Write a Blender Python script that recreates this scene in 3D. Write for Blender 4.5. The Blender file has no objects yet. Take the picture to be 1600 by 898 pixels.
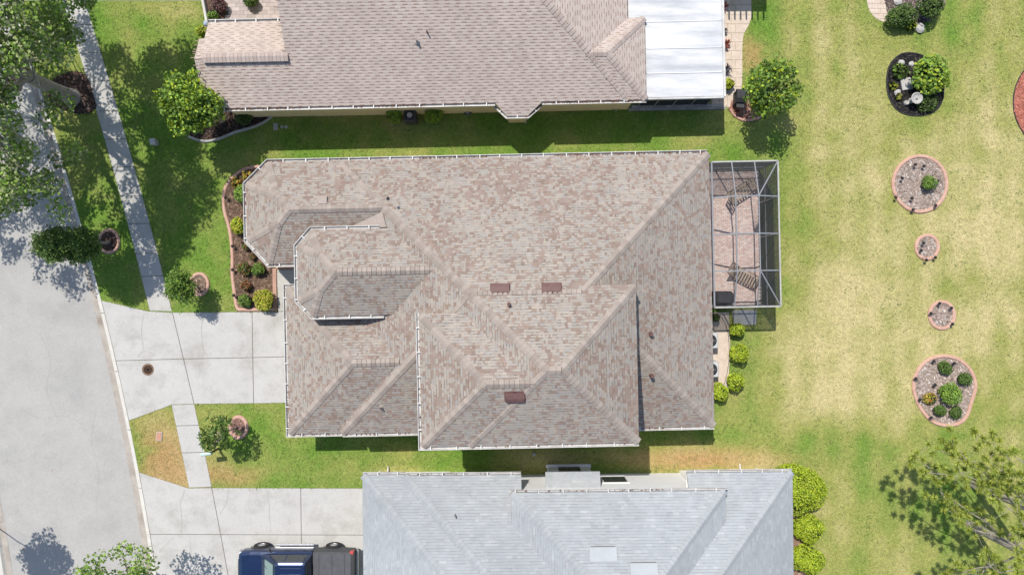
import bpy, math, random
import numpy as np
from mathutils import Vector, Matrix

random.seed(7)
rng = np.random.default_rng(7)
scene = bpy.context.scene
COL = scene.collection
S = 30.0          # image pixels per metre on the ground
H = 35.5          # height of the drone
R = math.radians

# ------------------------------------------------------------------ camera, sky, sun, exposure
cam = bpy.data.objects.new('camera', bpy.data.cameras.new('camera'))
COL.objects.link(cam)
cam.location = (0, 0, H)
cam.rotation_euler = (0, 0, 0)
cam.data.sensor_width = 36.0
cam.data.lens = 18.0 / (800.0 / S / H)
cam.data.clip_start = 0.5
cam.data.clip_end = 2000
scene.camera = cam

SUN_DIR = Vector((0.283, -0.507, -1.0)).normalized()
world = bpy.data.worlds.new('World')
scene.world = world
world.use_nodes = True
wn = world.node_tree
sky = wn.nodes.new('ShaderNodeTexSky')
sky.sky_type = 'NISHITA'
sky.sun_disc = False
sky.sun_elevation = R(59.9)
sky.sun_rotation = R(-29.2)
wn.links.new(sky.outputs[0], wn.nodes['Background'].inputs[0])
wn.nodes['Background'].inputs[1].default_value = 0.145

sun = bpy.data.objects.new('sun', bpy.data.lights.new('sun', 'SUN'))
COL.objects.link(sun)
sun.data.energy = 4.5
sun.data.angle = R(0.53)
sun.data.color = (1.0, 0.955, 0.88)
sun.rotation_euler = SUN_DIR.to_track_quat('-Z', 'Y').to_euler()
sun.location = (-10, 18, 45)

scene.view_settings.view_transform = 'Standard'
scene.view_settings.look = 'None'
scene.view_settings.gamma = 1.0
scene.view_settings.exposure = 0.09
scene.view_settings.use_curve_mapping = False


# ------------------------------------------------------------------ helpers
def G(px, py, z=0.0):
    """point of the place seen at image pixel (px, py) when it lies at height z"""
    k = (H - z) / H
    return Vector(((px - 800) / S * k, (449 - py) / S * k, z))


def g(px, py):
    """image pixel of a ground point -> metres"""
    return ((px - 800) / S, (449 - py) / S)


def new_mat(name):
    m = bpy.data.materials.new(name)
    m.use_nodes = True
    nt = m.node_tree
    return m, nt, nt.nodes['Principled BSDF']


def mat(name, c1, c2=None, scale=6.0, rough=0.8, bump=0.0, bscale=60.0, attr=False, spec=0.3,
        fine=None, metallic=0.0, translucent=0.0, coat=0.0, stain=None, stain_scale=0.6, jitter=0.18):
    m, nt, bs = new_mat(name)
    L = nt.links.new
    geo = nt.nodes.new('ShaderNodeNewGeometry')
    n1 = nt.nodes.new('ShaderNodeTexNoise')
    n1.inputs['Scale'].default_value = scale
    n1.inputs['Detail'].default_value = 6
    n1.inputs['Roughness'].default_value = 0.65
    L(geo.outputs['Position'], n1.inputs['Vector'])
    if attr:
        a = nt.nodes.new('ShaderNodeAttribute')
        a.attribute_name = 'col'
        mx = nt.nodes.new('ShaderNodeMix')
        mx.data_type = 'RGBA'
        mx.blend_type = 'MULTIPLY'
        mx.inputs[0].default_value = 1.0
        mp = nt.nodes.new('ShaderNodeMapRange')
        mp.inputs[1].default_value = 0.3
        mp.inputs[2].default_value = 0.7
        mp.inputs[3].default_value = 1 - jitter
        mp.inputs[4].default_value = 1 + jitter
        L(n1.outputs['Fac'], mp.inputs[0])
        L(a.outputs['Color'], mx.inputs[6])
        L(mp.outputs[0], mx.inputs[7])
        col = mx.outputs[2]
    else:
        cr = nt.nodes.new('ShaderNodeValToRGB')
        cr.color_ramp.elements[0].position = 0.32
        cr.color_ramp.elements[1].position = 0.68
        cr.color_ramp.elements[0].color = (*c1, 1)
        cr.color_ramp.elements[1].color = (*(c2 or c1), 1)
        L(n1.outputs['Fac'], cr.inputs[0])
        col = cr.outputs[0]
    if stain:
        n3 = nt.nodes.new('ShaderNodeTexNoise')
        n3.inputs['Scale'].default_value = stain_scale
        n3.inputs['Detail'].default_value = 9
        n3.inputs['Roughness'].default_value = 0.7
        L(geo.outputs['Position'], n3.inputs['Vector'])
        mp3 = nt.nodes.new('ShaderNodeMapRange')
        mp3.inputs[1].default_value = 0.48
        mp3.inputs[2].default_value = 0.75
        L(n3.outputs['Fac'], mp3.inputs[0])
        mx3 = nt.nodes.new('ShaderNodeMix')
        mx3.data_type = 'RGBA'
        L(mp3.outputs[0], mx3.inputs[0])
        L(col, mx3.inputs[6])
        mx3.inputs[7].default_value = (*stain, 1)
        col = mx3.outputs[2]
    if fine:
        n4 = nt.nodes.new('ShaderNodeTexNoise')
        n4.inputs['Scale'].default_value = fine[0]
        n4.inputs['Detail'].default_value = 3
        L(geo.outputs['Position'], n4.inputs['Vector'])
        mp4 = nt.nodes.new('ShaderNodeMapRange')
        mp4.inputs[1].default_value = 0.3
        mp4.inputs[2].default_value = 0.7
        mp4.inputs[3].default_value = 1 - fine[1]
        mp4.inputs[4].default_value = 1 + fine[1]
        L(n4.outputs['Fac'], mp4.inputs[0])
        mx4 = nt.nodes.new('ShaderNodeMix')
        mx4.data_type = 'RGBA'
        mx4.blend_type = 'MULTIPLY'
        mx4.inputs[0].default_value = 1
        L(col, mx4.inputs[6])
        L(mp4.outputs[0], mx4.inputs[7])
        col = mx4.outputs[2]
    L(col, bs.inputs['Base Color'])
    bs.inputs['Roughness'].default_value = rough
    bs.inputs['Specular IOR Level'].default_value = spec
    bs.inputs['Metallic'].default_value = metallic
    bs.inputs['Coat Weight'].default_value = coat
    if bump:
        n2 = nt.nodes.new('ShaderNodeTexNoise')
        n2.inputs['Scale'].default_value = bscale
        n2.inputs['Detail'].default_value = 4
        L(geo.outputs['Position'], n2.inputs['Vector'])
        b = nt.nodes.new('ShaderNodeBump')
        b.inputs['Strength'].default_value = bump
        b.inputs['Distance'].default_value = 0.02
        L(n2.outputs['Fac'], b.inputs['Height'])
        L(b.outputs[0], bs.inputs['Normal'])
    if translucent:
        tr = nt.nodes.new('ShaderNodeBsdfTranslucent')
        L(col, tr.inputs['Color'])
        ms = nt.nodes.new('ShaderNodeMixShader')
        ms.inputs[0].default_value = translucent
        out = nt.nodes['Material Output']
        L(bs.outputs[0], ms.inputs[1])
        L(tr.outputs[0], ms.inputs[2])
        L(ms.outputs[0], out.inputs['Surface'])
    return m


M = {}
M['leaf'] = mat('leaf', None, attr=True, scale=2.0, rough=0.55, spec=0.35, translucent=0.28)
M['grass'] = mat('grass_blade', None, attr=True, scale=3.0, rough=0.7, spec=0.15, translucent=0.2, jitter=0.12)
M['lawn'] = mat('lawn_turf', None, attr=True, scale=5.0, rough=0.95, spec=0.05, bump=0.9, bscale=30, jitter=0.25, fine=(22, 0.38))
M['soil'] = mat('subsoil', (0.12, 0.1, 0.06), (0.18, 0.15, 0.09), rough=0.95)
M['road'] = mat('asphalt_aged', (0.36, 0.349, 0.327), (0.40, 0.387, 0.362), scale=0.8, rough=0.9, bump=0.35, bscale=45,
                fine=(30, 0.13), stain=(0.315, 0.308, 0.295), stain_scale=0.5)
M['concrete'] = mat('concrete_drive', (0.435, 0.424, 0.40), (0.482, 0.47, 0.445), scale=1.1, rough=0.85, bump=0.2, bscale=40,
                    fine=(22, 0.07), stain=(0.325, 0.305, 0.27), stain_scale=0.7)
M['walk'] = mat('concrete_walk', (0.41, 0.395, 0.365), (0.48, 0.465, 0.43), scale=1.5, rough=0.85, bump=0.25, bscale=40,
                fine=(20, 0.06), stain=(0.36, 0.35, 0.32), stain_scale=0.9)
M['gutterpan'] = mat('concrete_gutter_pan', (0.33, 0.29, 0.25), (0.42, 0.385, 0.34), scale=2.2, rough=0.9, bump=0.3,
                     fine=(20, 0.1), stain=(0.24, 0.2, 0.165), stain_scale=1.0)
M['curb'] = mat('concrete_curb', (0.50, 0.47, 0.42), (0.60, 0.58, 0.53), scale=2.0, rough=0.85, bump=0.2, fine=(20, 0.06))
M['joint'] = mat('joint_dirt', (0.10, 0.085, 0.065), (0.16, 0.14, 0.11), rough=0.95)
M['crack'] = mat('crack_dirt', (0.28, 0.26, 0.23), (0.38, 0.36, 0.33), rough=0.95)
M['edging'] = mat('pink_edging', (0.46, 0.27, 0.20), (0.58, 0.37, 0.29), scale=4, rough=0.85, bump=0.2, fine=(25, 0.1))
M['edging_grey'] = mat('grey_edging', (0.34, 0.33, 0.31), (0.44, 0.43, 0.40), scale=4, rough=0.85, fine=(25, 0.1))
M['edging_black'] = mat('black_edging', (0.025, 0.025, 0.028), (0.05, 0.05, 0.05), rough=0.6)
M['mulch'] = mat('brown_mulch', None, attr=True, scale=8, rough=0.95, spec=0.1, bump=0.5, bscale=40, jitter=0.3)
M['roofA'] = mat('shingle_blend', None, attr=True, scale=1.2, rough=0.95, spec=0.1, bump=0.25, bscale=160, jitter=0.07, fine=(60, 0.07))
M['deckA'] = mat('roof_deck_tan', (0.30, 0.26, 0.23), (0.36, 0.31, 0.275), rough=0.95)
M['deckB'] = mat('roof_deck_grey', (0.30, 0.315, 0.33), (0.33, 0.345, 0.36), rough=0.95)
M['gutter'] = mat('gutter_white', (0.50, 0.485, 0.46), (0.64, 0.625, 0.60), scale=2.2, rough=0.5, spec=0.35, stain=(0.34, 0.30, 0.26), stain_scale=1.3)
M['bracket'] = mat('gutter_bracket', (0.60, 0.59, 0.57), (0.70, 0.69, 0.67), rough=0.45)
M['litter'] = mat('leaf_litter', None, attr=True, scale=8, rough=0.95)
M['wall_tan'] = mat('stucco_tan', (0.76, 0.58, 0.33), (0.82, 0.64, 0.38), scale=2, rough=0.9, bump=0.3, bscale=90)
M['wall_beige'] = mat('stucco_beige', (0.55, 0.50, 0.42), (0.6, 0.55, 0.47), scale=2, rough=0.9, bump=0.3, bscale=90)
M['wall_white'] = mat('stucco_white', (0.78, 0.78, 0.775), (0.82, 0.82, 0.815), scale=2, rough=0.9, bump=0.3, bscale=90)
M['soffit'] = mat('soffit_white', (0.68, 0.67, 0.65), (0.72, 0.71, 0.69), rough=0.6)
M['white_metal'] = mat('white_panel', (0.62, 0.62, 0.62), (0.68, 0.68, 0.68), scale=0.7, rough=0.4, spec=0.4)
M['alum'] = mat('grey_frame', (0.21, 0.215, 0.225), (0.26, 0.265, 0.275), rough=0.4, spec=0.5)
M['mesh'] = mat('screen_mesh', (0.035, 0.037, 0.04), (0.045, 0.047, 0.05), rough=0.6)
M['brick_paver'] = mat('paver', None, attr=True, scale=5, rough=0.9, bump=0.3, bscale=80, jitter=0.1)
M['bark'] = mat('bark', (0.27, 0.23, 0.19), (0.42, 0.37, 0.32), scale=9, rough=0.95, bump=0.8, bscale=25)
M['bark_dark'] = mat('bark_dark', (0.10, 0.08, 0.06), (0.2, 0.17, 0.14), scale=9, rough=0.95, bump=0.8, bscale=25)
M['glass'] = mat('dark_glass', (0.03, 0.035, 0.04), (0.045, 0.05, 0.055), rough=0.08, spec=0.6)
M['maroon'] = mat('vent_maroon', (0.115, 0.058, 0.052), (0.155, 0.082, 0.074), scale=6, rough=0.55, spec=0.4)
M['vent_tan'] = mat('vent_tan', (0.30, 0.25, 0.22), (0.34, 0.29, 0.25), rough=0.6)
M['lead'] = mat('lead_pipe', (0.35, 0.33, 0.31), (0.42, 0.40, 0.38), rough=0.6)
M['black'] = mat('black_plastic', (0.018, 0.018, 0.02), (0.03, 0.03, 0.032), rough=0.5)
M['rust'] = mat('rusty_iron', (0.13, 0.075, 0.05), (0.24, 0.16, 0.11), scale=14, rough=0.8, bump=0.5, bscale=60)
M['terracotta'] = mat('terracotta_lid', (0.44, 0.22, 0.15), (0.5, 0.27, 0.19), rough=0.85)
M['stone'] = mat('pale_stone', (0.36, 0.345, 0.32), (0.50, 0.48, 0.45), scale=7, rough=0.9, bump=0.5, bscale=30)
M['teal'] = mat('pale_green_metal', (0.42, 0.55, 0.50), (0.5, 0.62, 0.56), rough=0.5)
M['wicker'] = mat('wicker_brown', (0.20, 0.15, 0.115), (0.31, 0.25, 0.20), scale=20, rough=0.7, bump=0.3)
M['slat'] = mat('slat_brown', (0.36, 0.28, 0.21), (0.46, 0.37, 0.29), scale=20, rough=0.7)
M['cover'] = mat('grill_cover', (0.03, 0.03, 0.033), (0.05, 0.05, 0.055), scale=4, rough=0.7, bump=0.3, bscale=12)
M['truck_blue'] = mat('truck_blue', (0.008, 0.021, 0.068), (0.010, 0.027, 0.085), scale=1, rough=0.28, spec=0.5, metallic=0.35, coat=0.8)
M['truck_grey'] = mat('truck_trim', (0.05, 0.052, 0.056), (0.07, 0.07, 0.075), rough=0.5)
M['tonneau'] = mat('tonneau_vinyl', (0.075, 0.075, 0.082), (0.10, 0.10, 0.107), scale=3, rough=0.65)
M['tyre'] = mat('tyre', (0.02, 0.02, 0.02), (0.03, 0.03, 0.03), rough=0.85)
M['rim'] = mat('rim', (0.5, 0.5, 0.51), (0.56, 0.56, 0.57), rough=0.35, metallic=0.7)
M['tail_red'] = mat('tail_lamp', (0.5, 0.06, 0.05), (0.55, 0.09, 0.08), rough=0.25, spec=0.5)
M['lamp_clear'] = mat('head_lamp', (0.6, 0.62, 0.64), (0.7, 0.7, 0.72), rough=0.15, spec=0.6)
M['windshield'] = mat('windshield', (0.16, 0.24, 0.22), (0.2, 0.28, 0.26), rough=0.08, spec=0.6)
M['ac'] = mat('air_unit_paint', (0.44, 0.45, 0.44), (0.5, 0.51, 0.5), rough=0.55)
M['flag'] = mat('flagstone', (0.50, 0.40, 0.32), (0.62, 0.52, 0.43), scale=3, rough=0.9, bump=0.3, fine=(14, 0.08))
M['redmulch'] = mat('red_mulch', None, attr=True, scale=8, rough=0.95, spec=0.1, jitter=0.25)
M['hose'] = mat('hose', (0.10, 0.10, 0.09), (0.16, 0.15, 0.13), rough=0.6)


class MB:
    def __init__(self):
        self.v, self.f, self.c = [], [], []

    def add(self, verts, faces, col=None):
        o = len(self.v)
        self.v.extend([tuple(p) for p in verts])
        self.f.extend([tuple(i + o for i in f) for f in faces])
        self.c.extend([col] * len(faces))

    def box(self, c, s, rz=0.0, col=None, bev=0.0):
        cx, cy, cz = c
        hx, hy, hz = s[0] / 2, s[1] / 2, s[2] / 2
        ca, sa = math.cos(rz), math.sin(rz)
        b = min(bev, hx * .9, hy * .9, hz * .9)
        if b <= 0:
            vs = [(x, y, z) for z in (-hz, hz) for x, y in ((-hx, -hy), (hx, -hy), (hx, hy), (-hx, hy))]
            fs = [(3, 2, 1, 0), (4, 5, 6, 7), (0, 1, 5, 4), (1, 2, 6, 5), (2, 3, 7, 6), (3, 0, 4, 7)]
        else:
            def ring(ix, iy, z):
                return [(-ix + b, -iy, z), (ix - b, -iy, z), (ix, -iy + b, z), (ix, iy - b, z),
                        (ix - b, iy, z), (-ix + b, iy, z), (-ix, iy - b, z), (-ix, -iy + b, z)]
            vs = ring(hx - b * .7, hy - b * .7, -hz) + ring(hx, hy, -hz + b) + ring(hx, hy, hz - b) + ring(hx - b * .7, hy - b * .7, hz)
            fs = [tuple(range(7, -1, -1)), tuple(range(24, 32))]
            for r in range(3):
                for i in range(8):
                    j = (i + 1) % 8
                    fs.append((r * 8 + i, r * 8 + j, r * 8 + 8 + j, r * 8 + 8 + i))
        self.add([(cx + x * ca - y * sa, cy + x * sa + y * ca, cz + z) for x, y, z in vs], fs, col)

    def prism(self, poly, z0, z1, col=None, bottom=False, inset=0.0):
        n = len(poly)
        a = [(p[0], p[1], z0) for p in poly]
        b = [(p[0], p[1], z1) for p in poly]
        fs = [(i, (i + 1) % n, n + (i + 1) % n, n + i) for i in range(n)] + [tuple(range(n, 2 * n))]
        if bottom:
            fs.append(tuple(range(n - 1, -1, -1)))
        self.add(a + b, fs, col)

    def tube(self, pts, radii, n=8, col=None, cap=True):
        pts = [Vector(p) for p in pts]
        o = len(self.v)
        rings = []
        for i, p in enumerate(pts):
            d = (pts[min(i + 1, len(pts) - 1)] - pts[max(i - 1, 0)]).normalized()
            a = d.orthogonal().normalized() if abs(d.z) < 0.9 else Vector((1, 0, 0))
            a = (a - d * a.dot(d)).normalized()
            b = d.cross(a)
            r = radii[i] if hasattr(radii, '__len__') else radii
            rings.append([p + (a * math.cos(2 * math.pi * k / n) + b * math.sin(2 * math.pi * k / n)) * r for k in range(n)])
        vs = [q for r in rings for q in r]
        fs = []
        for i in range(len(pts) - 1):
            for k in range(n):
                j = (k + 1) % n
                fs.append((i * n + k, i * n + j, (i + 1) * n + j, (i + 1) * n + k))
        if cap:
            fs.append(tuple(range(n - 1, -1, -1)))
            fs.append(tuple(range((len(pts) - 1) * n, len(pts) * n)))
        self.add(vs, fs, col)

    def lathe(self, c, prof, n=16, col=None):
        vs, fs = [], []
        for r, z in prof:
            for k in range(n):
                t = 2 * math.pi * k / n
                vs.append((c[0] + r * math.cos(t), c[1] + r * math.sin(t), c[2] + z))
        for i in range(len(prof) - 1):
            for k in range(n):
                j = (k + 1) % n
                fs.append((i * n + k, i * n + j, (i + 1) * n + j, (i + 1) * n + k))
        fs.append(tuple(range((len(prof) - 1) * n, len(prof) * n)))
        self.add(vs, fs, col)

    def mesh(self, name, material, smooth=False):
        me = bpy.data.meshes.new(name)
        me.from_pydata(self.v, [], self.f)
        me.materials.append(material)
        if any(c is not None for c in self.c):
            lt = np.array([len(f) for f in self.f])
            cc = np.array([(1, 1, 1) if c is None else c[:3] for c in self.c], dtype=np.float32)
            cc = np.concatenate([cc, np.ones((len(cc), 1), np.float32)], 1)
            at = me.color_attributes.new('col', 'FLOAT_COLOR', 'CORNER')
            at.data.foreach_set('color', np.repeat(cc, lt, axis=0).ravel())
        if smooth:
            me.polygons.foreach_set('use_smooth', [True] * len(me.polygons))
        me.update()
        return me

    def build(self, name, material, parent=None, smooth=False, kind=None, label=None):
        return obj(name, self.mesh(name, material, smooth), parent, kind, label)


def obj(name, me, parent=None, kind=None, label=None):
    o = bpy.data.objects.new(name, me)
    COL.objects.link(o)
    if parent is not None:
        o.parent = parent
    if kind:
        o['kind'] = kind
    if label:
        o['label'] = label
    return o


def tag(o, label, cat, group=None):
    o['label'] = label
    o['category'] = cat
    if group:
        o['group'] = group
    return o


def thing(name, label, cat, loc=(0, 0, 0), rz=0.0, group=None):
    o = bpy.data.objects.new(name, None)
    o.empty_display_size = 0.3
    COL.objects.link(o)
    o.location = loc
    o.rotation_euler = (0, 0, rz)
    return tag(o, label, cat, group)


def structure(name):
    o = bpy.data.objects.new(name, None)
    COL.objects.link(o)
    o['kind'] = 'structure'
    return o


def bulk(verts, faces, cols, name, material, parent=None, kind=None):
    """verts (N,3), faces (F,k) all same arity, cols (F,3)"""
    me = bpy.data.meshes.new(name)
    F, k = faces.shape
    me.vertices.add(len(verts))
    me.vertices.foreach_set('co', np.asarray(verts, np.float32).ravel())
    me.loops.add(F * k)
    me.loops.foreach_set('vertex_index', np.asarray(faces, np.int32).ravel())
    me.polygons.add(F)
    me.polygons.foreach_set('loop_start', np.arange(0, F * k, k, dtype=np.int32))
    me.polygons.foreach_set('loop_total', np.full(F, k, np.int32))
    me.materials.append(material)
    cc = np.concatenate([cols, np.ones((F, 1))], 1).astype(np.float32)
    at = me.color_attributes.new('col', 'FLOAT_COLOR', 'CORNER')
    at.data.foreach_set('color', np.repeat(cc, k, axis=0).ravel())
    me.update(calc_edges=True)
    return obj(name, me, parent, kind)


_TAB = {}


def vnoise(x, y, scale, seed):
    """smooth value noise in 0..1, vectorised"""
    if seed not in _TAB:
        _TAB[seed] = np.random.default_rng(seed).random((64, 64))
    T = _TAB[seed]
    x = np.asarray(x) * scale
    y = np.asarray(y) * scale
    xi, yi = np.floor(x).astype(int), np.floor(y).astype(int)
    fx, fy = x - xi, y - yi
    fx, fy = fx * fx * (3 - 2 * fx), fy * fy * (3 - 2 * fy)
    a = T[xi % 64, yi % 64]
    b = T[(xi + 1) % 64, yi % 64]
    c = T[xi % 64, (yi + 1) % 64]
    d = T[(xi + 1) % 64, (yi + 1) % 64]
    return (a * (1 - fx) + b * fx) * (1 - fy) + (c * (1 - fx) + d * fx) * fy


def fbm(x, y, scale, seed, octv=4):
    s, amp, tot = 0, 1.0, 0
    for i in range(octv):
        s = s + amp * vnoise(x, y, scale * 2 ** i, seed + i)
        tot += amp
        amp *= 0.55
    return s / tot


def smooth_closed(pts, n=6):
    """Catmull-Rom through closed control points"""
    out = []
    m = len(pts)
    for i in range(m):
        p0, p1, p2, p3 = [np.array(pts[(i + j - 1) % m], float) for j in range(4)]
        for t in np.arange(n) / n:
            out.append(tuple(0.5 * (2 * p1 + (p2 - p0) * t + (2 * p0 - 5 * p1 + 4 * p2 - p3) * t * t + (3 * p1 - p0 - 3 * p2 + p3) * t ** 3)))
    return out


def smooth_open(pts, n=6):
    out = []
    m = len(pts)
    for i in range(m - 1):
        p0, p1, p2, p3 = [np.array(pts[min(max(i + j - 1, 0), m - 1)], float) for j in range(4)]
        for t in np.arange(n) / n:
            out.append(tuple(0.5 * (2 * p1 + (p2 - p0) * t + (2 * p0 - 5 * p1 + 4 * p2 - p3) * t * t + (3 * p1 - p0 - 3 * p2 + p3) * t ** 3)))
    out.append(tuple(pts[-1]))
    return out


def area2(poly):
    return sum(poly[i][0] * poly[(i + 1) % len(poly)][1] - poly[(i + 1) % len(poly)][0] * poly[i][1] for i in range(len(poly))) / 2


def ccw(poly):
    return list(poly) if area2(poly) > 0 else list(poly)[::-1]


def offset_poly(poly, d, closed=True):
    """offset to the left side of travel by d (inward for ccw)"""
    n = len(poly)
    out = []
    for i in range(n):
        p = np.array(poly[i], float)
        a = np.array(poly[(i - 1) % n], float) if (closed or i > 0) else None
        b = np.array(poly[(i + 1) % n], float) if (closed or i < n - 1) else None
        ns = []
        for q0, q1 in ((a, p), (p, b)):
            if q0 is None or q1 is None:
                continue
            t = q1 - q0
            l = np.hypot(*t)
            if l > 1e-9:
                ns.append(np.array((-t[1], t[0])) / l)
        nn = sum(ns)
        nn = nn / np.hypot(*nn)
        cs = max(0.4, float(nn @ ns[0]))
        out.append(tuple(p + nn * d / cs))
    return out


def inside(poly, X, Y):
    poly = np.asarray(poly, float)
    r = np.zeros(np.shape(X), bool)
    n = len(poly)
    j = n - 1
    for i in range(n):
        xi, yi = poly[i]
        xj, yj = poly[j]
        c = ((yi > Y) != (yj > Y)) & (X < (xj - xi) * (Y - yi) / (yj - yi + 1e-12) + xi)
        r ^= c
        j = i
    return r


EXCL = []          # polygons (metres) where no grass grows

# ------------------------------------------------------------------ road line (all run roughly south to north)
_cy = np.array([-300, -120, 43, 113, 240, 330, 410, 510, 600, 700, 872, 1000, 1250], float)
_cx = np.array([-80, -20, 33, 55, 95, 121, 143, 168, 189, 211, 240, 259, 290], float)
_cf = np.polyfit(_cy, _cx, 4)
def curb_x(py):
    return np.polyval(_cf, py)
_slf = np.polyfit([-60, 53, 250, 300, 484, 631, 720, 762], [78, 113.6, 173, 186.5, 231, 270, 286, 295], 3)
_srf = np.polyfit([-60, 40, 300, 487, 631, 720, 762], [113, 145, 221, 269, 304, 323, 331], 3)
def walk_l(py):
    return np.polyval(_slf, py)
def walk_r(py):
    return np.polyval(_srf, py)


# ------------------------------------------------------------------ lawn colour (dry and lush grass)
DRY = [  # cx, cy, rx, ry, amount : image pixel coordinates on the ground
    (1330, 450, 190, 420, .46), (1540, 420, 150, 500, .50), (1240, 620, 60, 60, .34), (1340, 150, 90, 200, .18), (1275, 480, 55, 150, .22),
    (1100, 716, 120, 20, .85), (1190, 735, 40, 20, .3), (1560, 560, 50, 60, -.12), (1390, 500, 50, 90, .12),
    (1420, 770, 90, 70, -.14), (1350, 800, 90, 90, -.10), (1290, 690, 80, 35, -.16), (1520, 820, 140, 100, -.18), (1450, 880, 200, 80, .1), (1330, 840, 60, 40, .1), (1190, 60, 26, 60, -.38),
    (1180, 85, 26, 30, .45), (1430, 190, 60, 50, -.32), (1430, 60, 70, 40, -.18), (1130, 230, 90, 26, -.1), (1090, 223, 30, 8, .35),
    (1480, 120, 40, 80, -.15), (1395, 310, 26, 60, -.28), (1445, 430, 60, 60, -.14), (1180, 300, 40, 90, -.15), (1250, 350, 40, 120, -.05),
    (1530, 650, 90, 70, -.12),
    (250, 700, 50, 70, .50), (270, 740, 40, 30, .25), (225, 665, 30, 25, .1), (385, 720, 65, 38, .30), (340, 745, 60, 20, .32), (330, 650, 40, 20, .2), (425, 650, 40, 25, .1),
    (250, 12, 60, 16, .30), (200, 60, 12, 60, .16), (300, 20, 40, 18, .24), (365, 262, 30, 22, .26), (420, 243, 60, 8, .22), (640, 240, 60, 6, .12),
    (70, 130, 50, 90, .22), (230, 410, 20, 60, .1), (620, 735, 50, 7, .25), (340, 440, 30, 40, -.02), (330, 350, 30, 60, .08),
    (860, 715, 70, 20, .55), (960, 712, 40, 10, .2), (620, 190, 30, 14, .25), (430, 195, 40, 18, .15), (520, 180, 80, 7, .3)]


def dryness(X, Y):
    px, py = X * S + 800, 449 - Y * S
    d = np.full(np.shape(X), 0.10)
    for cx, cy, rx, ry, a in DRY:
        d = d + a * np.exp(-((px - cx) / rx) ** 2 - ((py - cy) / ry) ** 2)
    n = fbm(X, Y, 0.35, 11, 5)
    n2 = fbm(X, Y, 1.3, 31, 3)
    # faint mower stripes run north-south in the back yard
    st = (0.075 * np.sin(px / 7.0 + 2.2 * vnoise(X, Y, 0.10, 5)) + .08 * (vnoise(X, Y * .10, 1.6, 8) - .5)) * (px > 1180)
    return np.clip(d + (n - 0.5) * 1.25 * (0.30 + np.clip(d, 0, .6)) + (n2 - .5) * 0.55 + st, 0, 1)


def grass_col(X, Y):
    d = dryness(X, Y)[..., None]
    g0 = np.array((0.165, 0.285, 0.045))
    g1 = np.array((0.345, 0.352, 0.105))
    g2 = np.array((0.575, 0.495, 0.245))
    c = np.where(d < .45, g0 + (g1 - g0) * (d / .45), g1 + (g2 - g1) * ((d - .45) / .55))
    # reddish thatch in the driest side strips
    px, py = X * S + 800, 449 - Y * S
    red = (np.exp(-((px - 1090) / 110) ** 2 - ((py - 718) / 18) ** 2) + .9 * np.exp(-((px - 255) / 50) ** 2 - ((py - 715) / 55) ** 2)
           + .8 * np.exp(-((px - 340) / 60) ** 2 - ((py - 745) / 18) ** 2) + .7 * np.exp(-((px - 1178) / 24) ** 2 - ((py - 85) / 30) ** 2))[..., None]
    wr = .88 * np.clip(red, 0, 1) * np.clip((d - .2) / .2, 0, 1)
    c = c * (1 - wr) + np.array((0.46, 0.275, 0.125)) * wr
    return c


# ------------------------------------------------------------------ ground, road, curbs
mb = MB()
mb.add([(-250, -250, -0.25), (250, -250, -0.25), (250, 250, -0.25), (-250, 250, -0.25)], [(0, 1, 2, 3)])
mb.build('ground', M['soil'], kind='structure')

rows = np.arange(-420, 1330, 10.0)
CURB_W, PAN_W = 7.5, 9.5


def strip(xl, xr, zl, zr, rows_):
    vs, fs = [], []
    for i, py in enumerate(rows_):
        a, b = g(xl(py), py), g(xr(py), py)
        vs += [(a[0], a[1], zl), (b[0], b[1], zr)]
        if i:
            fs.append((2 * i - 1, 2 * i - 2, 2 * i, 2 * i + 1))
    return vs, fs


mb = MB()
v_, f_ = strip(lambda y: curb_x(y) - 227 - 17, lambda y: curb_x(y) - CURB_W, -0.12, -0.12, rows)
mb.add(v_, f_)
mb.build('road', M['road'], kind='structure')

curb_root = structure('road_curb')
for side in (0, 1):
    seg = np.arange(-330, 1240, 91.0)
    for s0 in seg:
        rr = np.linspace(s0 + .4, s0 + 90.6, 8)
        pan, cb = MB(), MB()
        for i, py in enumerate(rr):
            if side == 0:
                e = [curb_x(py) - CURB_W - PAN_W, curb_x(py) - CURB_W, curb_x(py) - CURB_W + 2.2, curb_x(py)]
            else:
                b = curb_x(py) - 227
                e = [b, b - PAN_W, b - PAN_W - 2.2, b - PAN_W - CURB_W]
            q = [g(x, py) for x in e]
            pv = [(*q[0], -0.112), (*q[1], -0.108)]
            cv = [(*q[1], -0.2), (*q[1], -0.104), (*q[2], 0.008), (*q[3], 0.016), (*q[3], -0.2)]
            o1, o2 = len(pan.v), len(cb.v)
            pan.v += pv
            cb.v += cv
            if i:
                w = (lambda *a: a) if side == 0 else (lambda *a: a[::-1])
                pan.f.append(w(o1 + 1, o1, o1 - 2, o1 - 1))
                pan.c.append(None)
                for j in range(4):
                    cb.f.append(w(o2 + j + 1, o2 + j, o2 - 5 + j, o2 - 5 + j + 1))
                    cb.c.append(None)
        cb.f += [(0, 1, 2, 3, 4), tuple(len(cb.v) - 5 + j for j in (4, 3, 2, 1, 0))]
        cb.c += [None, None]
        pan.build('gutter_pan', M['gutterpan'], curb_root)
        cb.build('curb_stone', M['curb'], curb_root)

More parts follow.
